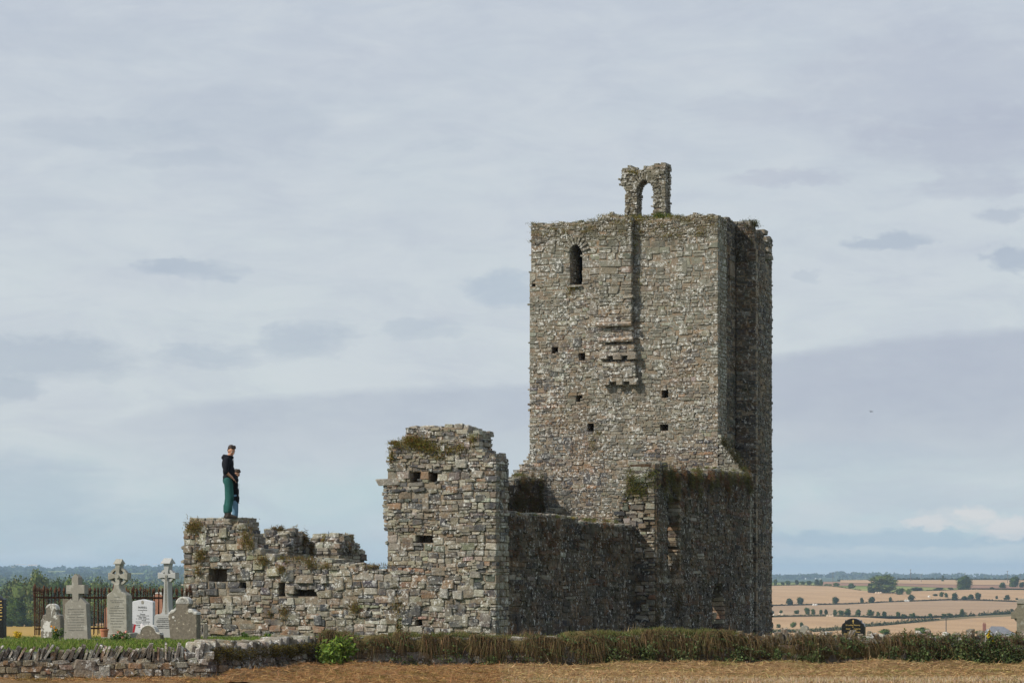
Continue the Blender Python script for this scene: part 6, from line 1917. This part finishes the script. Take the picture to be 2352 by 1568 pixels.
    for k in range(14):
        tuft(CHA, R.uniform(1530, 1722), 1074 + R.uniform(0, 10), 26, 5, OLIVE, 90, -R.uniform(.1, .8), (.05, .12))
    for k in range(16):
        tuft(CRW, R.uniform(1440, 1500), R.uniform(1085, 1140), 24, 22, [(3, (0.16, 0.17, 0.04)), (1, (0.20, 0.15, 0.05)), (1, (0.09, 0.11, 0.03))], 150, .05, (.05, .13))
    # tower: moss in the upper joints, edge tufts, foot
    for k in range(60):
        dx = R.uniform(1222, 1650); yb = np.interp(dx, [1217, 1350, 1385, 1440, 1600, 1650], [514, 508, 494, 499, 493, 499])
        tuft(TP, dx, yb + R.uniform(-1, 6), 24, 5, OLIVE if k % 3 else MOSSY, 60, R.uniform(-.7, .0), (.06, .16))
    for k in range(60):
        dx = R.uniform(1222, 1650); yb = np.interp(dx, [1217, 1350, 1385, 1440, 1600, 1650], [514, 508, 494, 499, 493, 499])
        tuft(TP, dx, yb + abs(R.gauss(8, 22)), 20, 7, MOSSY, 60, .05 if not 1379 < dx < 1457 else .38, (.03, .09))
    for q in [(1313, 663, 24, 10, 160), (1310, 674, 12, 22, 120), (1360, 1018, 14, 34, 220), (1375, 995, 16, 10, 90), (1288, 940, 16, 10, 60), (1460, 560, 10, 50, 200), (1470, 640, 16, 60, 100), (1610, 535, 26, 20, 160), (1545, 540, 40, 8, 120)]:
        tuft(TP, *q[:4], MOSSY, q[4], .05, (.04, .11))
    for k in range(18):
        y = R.uniform(1012, 1088)
        tuft(TP, 1662 + (y - 1012) * .75, y, 16, 16, [(2, (0.07, 0.075, 0.03)), (1, (0.12, 0.09, 0.04))], 130, .03, (.05, .14))
    SIDE = Plane2(TR, A, NS); WING = Plane2(TR + A * 1.98 + NS * 0.71, U, NF)
    for k in range(24):
        dx = R.uniform(1655, 1735)
        tuft(SIDE if dx < 1690 else WING, dx, R.uniform(506, 518), 16, 8, [(2, (0.10, 0.11, 0.03)), (1, (0.07, 0.06, 0.03))], 90, -R.uniform(.0, .5), (.05, .12))
    for k in range(16):
        tuft(WING, R.uniform(1692, 1733), R.uniform(515, 640), 12, 26, [(2, (0.10, 0.09, 0.035)), (1, (0.09, 0.05, 0.025))], 70, .03, (.05, .12), .3)
    for q in [(1455, 500, 60, 6, 300), (1530, 500, 40, 8, 300), (1515, 497, 20, 8, 200), (1480, 502, 30, 5, 150)]:
        tuft(BEL, *q[:4], LUSH if q[0] > 1500 else OLIVE, q[4], .1, (.08, .2))
    for q in [(1450, 396, 18, 10, 160), (1462, 398, 12, 8, 90)]:
        tuft(BEL, *q[:4], MOSSY, q[4], .03, (.04, .1))
    P = np.concatenate([t_[0] for t_ in T]); d = np.concatenate([t_[1] for t_ in T]); Ln = np.concatenate([t_[2] for t_ in T]); C = np.concatenate([t_[3] for t_ in T])
    stuff('ruin_tufts', blade_mesh('ruin_tufts', P, d, Ln, np.full(len(P), .012), C, M_BLADE, .4), 'grass tufts and moss rooted in the joints and tops of the ruined walls', 'grass')
grasses()
# ------------------------------------------------------------------ people
def capsule(bm, p0, p1, r0, r1, seg=14, flat=1.0):
    p0, p1 = Vector(p0), Vector(p1)
    d = p1 - p0
    q = d.to_track_quat('Z', 'Y').to_matrix().to_4x4()
    n = 6
    for (p, r) in ((p0, r0), (p1, r1)):
        bmesh.ops.create_uvsphere(bm, u_segments=seg, v_segments=8, radius=r, matrix=Matrix.Translation(p))
    bmesh.ops.create_cone(bm, cap_ends=True, segments=seg, radius1=r0, radius2=r1, depth=max(d.length, 1e-4), matrix=Matrix.Translation((p0 + p1) / 2) @ q)
def ellip(bm, c, r, rot=None):
    M = Matrix.Translation(Vector(c)) @ (rot.to_4x4() if rot else Matrix.Identity(4)) @ Matrix.Diagonal((*r, 1))
    bmesh.ops.create_uvsphere(bm, u_segments=18, v_segments=12, radius=1.0, matrix=M)
def fused(name, fn, mat, parent, voxel=0.012, smooth=3):
    bm = bmesh.new(); fn(bm)
    me = bpy.data.meshes.new(name); bm.to_mesh(me); bm.free()
    me.materials.append(mat)
    o = link(name, me, parent)
    rm = o.modifiers.new('fuse', 'REMESH'); rm.mode = 'VOXEL'; rm.voxel_size = voxel; rm.use_smooth_shade = True
    sm = o.modifiers.new('soften', 'SMOOTH'); sm.iterations = smooth; sm.factor = 0.5
    o.color = (0, 0, 0, 1)
    return o
def cloth(name, c, amt=0.15):
    return mat_plain(name, c, 0.95, 6, amt, 0.35, 0.02, spec=0.1)
M_SKIN = mat_plain('skin', (0.50, 0.27, 0.18), 0.55, 15, 0.06, 0.05)
M_HAIR = mat_plain('dark_brown_hair', (0.035, 0.022, 0.015), 0.6, 60, 0.3, 0.4, 0.004)
M_EYE = mat_plain('eye_white', (0.7, 0.7, 0.7), 0.3, 10, 0, 0)
M_IRIS = mat_plain('iris', (0.05, 0.03, 0.02), 0.3, 10, 0, 0)
M_LIP = mat_plain('lips', (0.42, 0.17, 0.13), 0.5, 10, 0.05, 0)

def head(bm, c, r=1.0, rot=None):
    """skull, jaw, nose, brow and ears; the face looks along local +x"""
    rot = rot or Matrix.Identity(3)
    P = lambda x, y, z: Vector(c) + rot @ Vector((x * r, y * r, z * r))
    ellip(bm, P(-0.005, 0, 0.025), (0.092 * r, 0.074 * r, 0.100 * r), rot)
    ellip(bm, P(0.022, 0, -0.052), (0.062 * r, 0.052 * r, 0.062 * r), rot)
    ellip(bm, P(0.062, 0, -0.094), (0.022 * r, 0.024 * r, 0.018 * r), rot)
    capsule(bm, P(0.083, 0, 0.012), P(0.104, 0, -0.028), 0.009 * r, 0.014 * r)
    ellip(bm, P(0.074, 0, 0.028), (0.018 * r, 0.045 * r, 0.012 * r), rot)
    for s in (-1, 1):
        ellip(bm, P(-0.01, s * 0.076, -0.012), (0.018 * r, 0.009 * r, 0.030 * r), rot)
        ellip(bm, P(0.062, s * 0.034, -0.026), (0.020 * r, 0.020 * r, 0.018 * r), rot)
def face_bits(parent, c, r, rot):
    P = lambda x, y, z: Vector(c) + rot @ Vector((x * r, y * r, z * r))
    for s in (-1, 1):
        bm = bmesh.new(); ellip(bm, P(0.080, s * 0.030, 0.006), (0.010 * r, 0.013 * r, 0.009 * r), rot)
        me = bpy.data.meshes.new('eye'); bm.to_mesh(me); bm.free(); me.materials.append(M_EYE); e = link('eye', me, parent)
        bm = bmesh.new(); ellip(bm, P(0.089, s * 0.031, 0.006), (0.003 * r, 0.006 * r, 0.006 * r), rot)
        me = bpy.data.meshes.new('iris'); bm.to_mesh(me); bm.free(); me.materials.append(M_IRIS); link('iris', me, e)
        bm = bmesh.new(); ellip(bm, P(0.088, s * 0.032, 0.030), (0.006 * r, 0.018 * r, 0.004 * r), rot)
        me = bpy.data.meshes.new('eyebrow'); bm.to_mesh(me); bm.free(); me.materials.append(M_HAIR); link('eyebrow', me, parent)
    bm = bmesh.new(); ellip(bm, P(0.083, 0, -0.060), (0.007 * r, 0.024 * r, 0.006 * r), rot)
    me = bpy.data.meshes.new('mouth'); bm.to_mesh(me); bm.free(); me.materials.append(M_LIP); link('mouth', me, parent)
def hand(bm, w, d, up, side, s=1.0, curl=0.5):
    """palm at the wrist w pointing along d; fingers curl towards -up"""
    w, d, up, side = Vector(w), Vector(d).normalized(), Vector(up).normalized(), Vector(side).normalized()
    for k, (o, L) in enumerate(((-.030, .070), (-.010, .078), (.010, .074), (.029, .058))):
        b0 = w + d * .02 * s + side * o * .7 * s
        b1 = w + d * .085 * s + side * o * s
        capsule(bm, b0, b1, .014 * s, .011 * s, 8)
        dd = (d * (1 - curl * .4) - up * curl).normalized()
        b2 = b1 + dd * L * .5 * s
        d3 = (d * (1 - curl * 1.2) - up * curl * 1.3).normalized()
        b3 = b2 + d3 * L * .5 * s
        capsule(bm, b1, b2, .0095 * s, .0088 * s, 8); capsule(bm, b2, b3, .0088 * s, .0072 * s, 8)
    t0 = w + d * .02 * s - side * .02 * s
    t1 = t0 + (d * .6 - side * .7 - up * .2).normalized() * .045 * s
    t2 = t1 + (d * .9 - side * .1 - up * .4).normalized() * .035 * s
    capsule(bm, t0, t1, .014 * s, .011 * s, 8); capsule(bm, t1, t2, .011 * s, .008 * s, 8)

def person_one():
    # stands on the low end of the gable in profile, facing right (+x), head turned to the viewer
    D = 64.75
    foot = at(525, 1190.5, D)
    H = 169 / FD * D                 # standing height
    k = H / 1.80
    t = empty('person', foot, 'boy in dark hoodie, green trousers and boots standing on the low gable, looking round', 'person')
    V = lambda x, y, z: Vector((x * k, y * k, z * k))
    HR = Matrix.Rotation(math.radians(-50), 3, 'Z') @ Matrix.Rotation(math.radians(24), 3, 'Y')
    hc = V(0.070, -0.015, 1.65)
    # joints; -y side faces the viewer
    shR, shL = V(-0.02, -0.19, 1.43), V(0.0, 0.17, 1.43)
    elR, elL = V(-0.05, -0.25, 1.14), V(-0.02, 0.24, 1.14)
    wrR, wrL = V(0.105, -0.17, 0.995), V(0.10, 0.14, 1.0)
    hipR, hipL = V(0.0, -0.10, 0.94), V(0.0, 0.09, 0.94)
    knR, knL = V(0.03, -0.11, 0.50), V(-0.03, 0.12, 0.50)
    anR, anL = V(0.02, -0.12, 0.09), V(-0.06, 0.13, 0.09)
    def body(bm):
        head(bm, hc, k * 1.08, HR)
        capsule(bm, V(0.0, 0, 1.44), V(0.045, -.005, 1.58), .064 * k, .060 * k)
        ellip(bm, V(0, 0, 1.30), (.105 * k, .165 * k, .20 * k)); ellip(bm, V(0.01, 0, 1.06), (.095 * k, .14 * k, .16 * k)); ellip(bm, V(0, 0, .95), (.11 * k, .155 * k, .11 * k))
        for s_, e_, w_ in ((shR, elR, wrR), (shL, elL, wrL)):
            capsule(bm, s_, e_, .052 * k, .042 * k); capsule(bm, e_, w_, .043 * k, .029 * k)
            d = (w_ - e_).normalized()
            hand(bm, w_, d, Vector((0, 0, 1)), Vector((0, 1 if w_.y < 0 else -1, 0)), k, .35)
        for h_, n_, a_ in ((hipR, knR, anR), (hipL, knL, anL)):
            capsule(bm, h_, n_, .085 * k, .058 * k); capsule(bm, n_, a_, .056 * k, .038 * k)
            capsule(bm, a_ - V(.02, 0, .05), a_ + V(.15, -.01, -.06), .035 * k, .025 * k)
    fused('body', body, M_SKIN, t, 0.006, 2)
    face_bits(t, hc, k * 1.08, HR)
    def hair(bm):
        P = lambda x, y, z: hc + HR @ Vector((x * k * 1.08, y * k * 1.08, z * k * 1.08))
        ellip(bm, P(-.026, 0, .058), (.098 * k, .084 * k, .090 * k), HR)
        ellip(bm, P(-.040, 0, .01), (.072 * k, .082 * k, .085 * k), HR)
        for q in range(9):
            a = (q - 4) / 4
            capsule(bm, P(.02, a * .05, .125), P(.080 - abs(a) * .02, a * .060, .082 + .014 * (q % 2)), .022 * k, .010 * k, 8)
    fused('hair', hair, M_HAIR, t, 0.009, 1)
    navy = cloth('black_hoodie_cloth', (0.014, 0.015, 0.020))
    def hoodie(bm):
        ellip(bm, V(-.02, 0, 1.33), (.148 * k, .205 * k, .20 * k)); ellip(bm, V(.01, 0, 1.14), (.148 * k, .175 * k, .20 * k))
        capsule(bm, V(.0, -.06, 1.0), V(.0, .06, 1.0), .138 * k, .138 * k); capsule(bm, V(.005, -.06, .955), V(.005, .06, .955), .135 * k, .135 * k)
        for s_, e_ in ((shR, elR), (shL, elL)):
            capsule(bm, s_, e_, .080 * k, .066 * k); 
        capsule(bm, elR, elR.lerp(wrR, .12), .066 * k, .054 * k); capsule(bm, elL, elL.lerp(wrL, .2), .066 * k, .056 * k)
        # front pocket bulging over the hands
        ellip(bm, V(.135, 0, 0.985), (.095 * k, .175 * k, .10 * k)); ellip(bm, V(.185, -.04, .94), (.065 * k, .12 * k, .08 * k))
        # folded hood
        for q in range(12):
            a = math.radians(40 + q * 26)
            r0 = .095
            capsule(bm, V(-.01 + r0 * math.cos(a) * 1.1, r0 * math.sin(a), 1.515 - .02 * math.cos(a)), V(-.01 + r0 * math.cos(a + .45) * 1.1, r0 * math.sin(a + .45), 1.515 - .02 * math.cos(a + .45)), .040 * k, .040 * k, 8)
        ellip(bm, V(-.115, 0, 1.49), (.065 * k, .10 * k, .055 * k))
    hd = fused('hoodie', hoodie, navy, t, 0.012, 4)
    b_ = Batch(); b_.box(V(.125, -.03, 1.42), .006, .006, .05 * k, color=(.6, .6, .6)); b_.build('drawstring', mat_plain('white_cord', (.7, .7, .7)), hd)
    green = cloth('green_trouser_cloth', (0.028, 0.100, 0.090), .2)
    def trousers(bm):
        ellip(bm, V(-.01, 0, .93), (.135 * k, .17 * k, .13 * k))
        for h_, n_, a_, s in ((hipR, knR, anR, -1), (hipL, knL, anL, 1)):
            capsule(bm, h_, n_ + V(0.02, 0, 0), .115 * k, .095 * k); capsule(bm, n_ + V(0.02, 0, 0), a_ + V(0, 0, .16), .097 * k, .078 * k)
            for q in range(5):      # gathered folds above the boot
                z = .10 + q * .03
                capsule(bm, a_ + V(-.01, 0, z), a_ + V(.012, s * -.01, z + .012), .078 * k, .076 * k, 10)
    fused('trousers', trousers, green, t, 0.012, 3)
    boot = mat_plain('dark_boot_leather', (0.035, 0.028, 0.022), 0.7, 30, .3, .4, .01)
    for a_ in (anR, anL):
        def bt(bm, a_=a_):
            capsule(bm, a_ + V(0, 0, .12), a_ + V(.0, 0, -.03), .062 * k, .056 * k)
            capsule(bm, a_ + V(-.03, 0, -.045), a_ + V(.17, -.01, -.055), .050 * k, .036 * k)
            capsule(bm, a_ + V(0, 0, -.02), a_ + V(.13, -.01, -.045), .052 * k, .038 * k)
        o = fused('boot', bt, boot, t, 0.010, 2)
        b_ = Batch(); b_.box(a_ + V(.065, -.003, -.085), .145 * k, .045 * k, .010 * k); b_.build('sole', mat_plain('rubber', (.02, .02, .02)), o)

def person_two():
    # shorter figure standing just behind, turned to the right
    D = 65.75
    foot = at(537, 1211, D)
    t = empty('person', foot, 'shorter child in black zipped jacket and pale blue jeans half hidden behind the boy', 'person')
    H = 134 / FD * D; k = H / 1.80
    V = lambda x, y, z: Vector((x * k, y * k, z * k))
    HR = Matrix.Rotation(math.radians(-18), 3, 'Z') @ Matrix.Rotation(math.radians(18), 3, 'Y')
    hc = V(.08, 0, 1.66)
    shR, shL = V(-.0, -.2, 1.42), V(.0, .18, 1.42)
    elR, elL = V(-.10, -.24, 1.08), V(-.02, .24, 1.12)
    wrR, wrL = V(-.11, -.25, .80), V(.06, .22, .88)
    hipR, hipL = V(.03, -.09, .94), V(.03, .09, .94)
    knR, knL = V(.04, -.1, .5), V(.05, .1, .5)
    anR, anL = V(.0, -.1, .09), V(.03, .11, .09)
    def body(bm):
        head(bm, hc, k * 1.12, HR)
        capsule(bm, V(0, 0, 1.43), V(.045, 0, 1.56), .055 * k, .052 * k)
        ellip(bm, V(0, 0, 1.28), (.10 * k, .16 * k, .2 * k)); ellip(bm, V(.01, 0, 1.02), (.1 * k, .14 * k, .18 * k))
        for s_, e_, w_ in ((shR, elR, wrR), (shL, elL, wrL)):
            capsule(bm, s_, e_, .05 * k, .04 * k); capsule(bm, e_, w_, .04 * k, .028 * k)
            hand(bm, w_, (w_ - e_).normalized(), Vector((-1, 0, 0)), Vector((0, 1, 0)), k * 1.1, .6)
        for h_, n_, a_ in ((hipR, knR, anR), (hipL, knL, anL)):
            capsule(bm, h_, n_, .085 * k, .058 * k); capsule(bm, n_, a_, .056 * k, .038 * k)
    fused('body', body, M_SKIN, t, 0.006, 2)
    face_bits(t, hc, k * 1.12, HR)
    def hair(bm):
        P = lambda x, y, z: hc + HR @ Vector((x * k * 1.12, y * k * 1.12, z * k * 1.12))
        ellip(bm, P(-.012, 0, .058), (.104 * k, .088 * k, .085 * k), HR); ellip(bm, P(-.04, 0, .01), (.078 * k, .086 * k, .085 * k), HR)
        for q in range(9):
            a = (q - 4) / 4
            capsule(bm, P(.03, a * .05, .12), P(.095 - abs(a) * .02, a * .06, .07 + .015 * (q % 2)), .026 * k, .016 * k, 8)
    fused('hair', hair, M_HAIR, t, 0.01, 1)
    def jacket(bm):
        ellip(bm, V(0, 0, 1.31), (.14 * k, .2 * k, .2 * k)); ellip(bm, V(.015, 0, 1.1), (.145 * k, .18 * k, .22 * k)); capsule(bm, V(.02, -.05, .90), V(.02, .05, .90), .155 * k, .155 * k); capsule(bm, V(.025, -.05, .84), V(.025, .05, .84), .145 * k, .145 * k)
        capsule(bm, V(0.02, 0, 1.42), V(.03, 0, 1.5), .09 * k, .075 * k)
        for s_, e_, w_ in ((shR, elR, wrR), (shL, elL, wrL)):
            capsule(bm, s_, e_, .078 * k, .062 * k); capsule(bm, e_, e_.lerp(w_, .85), .062 * k, .052 * k)
    j = fused('jacket', jacket, cloth('black_jacket_cloth', (0.010, 0.010, 0.012)), t, 0.012, 3)
    b_ = Batch(); b_.box(V(.165, -.05, 1.1), .004, .006, .26 * k); z = b_.build('zip', mat_plain('grey_zip', (.4, .4, .42)), j)
    def jeans(bm):
        ellip(bm, V(.02, 0, .9), (.13 * k, .16 * k, .13 * k))
        for h_, n_, a_ in ((hipR, knR, anR), (hipL, knL, anL)):
            capsule(bm, h_, n_, .105 * k, .08 * k); capsule(bm, n_, a_ + V(0, 0, .03), .08 * k, .068 * k)
    fused('jeans', jeans, cloth('pale_blue_denim', (0.12, 0.22, 0.31)), t, 0.012, 2)
    for a_ in (anR, anL):
        def sh(bm, a_=a_):
            capsule(bm, a_ + V(-.02, 0, -.045), a_ + V(.15, 0, -.055), .045 * k, .034 * k)
        fused('shoe', sh, mat_plain('dark_shoe', (.03, .03, .03), .7), t, .01, 2)
person_one()
person_two()

# a small bird far off over the fields
def bird():
    D = 120
    t = empty('bird', at(2001, 945, D), 'tiny dark bird flying in the open sky right of the tower', 'bird')
    bm = bmesh.new(); ellip(bm, (0, 0, 0), (.09, .03, .03)); ellip(bm, (.11, 0, .015), (.03, .025, .025)); capsule(bm, (-.1, 0, 0), (-.19, 0, 0), .02, .012)
    for s in (-1, 1):
        capsule(bm, (0, s * .02, 0), (.03, s * .16, .06), .02, .016); capsule(bm, (.03, s * .16, .06), (-.05, s * .30, .02), .016, .006)
    me = bpy.data.meshes.new('body'); bm.to_mesh(me); bm.free(); me.materials.append(mat_plain('dark_feathers', (.02, .02, .02)))
    o = link('body', me, t); o.color = (0, 0, 0, 1)
    t.rotation_euler = (.3, -.3, .7); t.scale = (.5, .5, .5)
bird()

# ------------------------------------------------------------------ haze
def haze():
    b_ = Batch()
    zb = min(gz(dx, D) for dx in (-4400, 0, 1176, 2352, 6700) for D in (300, 600, 850, 1000, 1300, 2000, 3300, 4500, 6000, 8000, 14000)) - 3.0
    b_.box((0, 6950, (zb + 60) / 2), 15000, 7150, (60 - zb) / 2)
    m = bpy.data.materials.new('haze_air'); m.use_nodes = True
    nt = m.node_tree; nt.nodes.clear()
    o = nt.nodes.new('ShaderNodeOutputMaterial'); v = nt.nodes.new('ShaderNodeVolumePrincipled')
    v.inputs['Color'].default_value = (0.55, 0.76, 1.0, 1)
    v.inputs['Density'].default_value = HAZE
    v.inputs['Anisotropy'].default_value = 0.1
    nt.links.new(v.outputs[0], o.inputs['Volume'])
    h = b_.build('haze', m)
    h.visible_shadow = True
    tag(h, kind='stuff')
HAZE = 9.0e-5
haze()
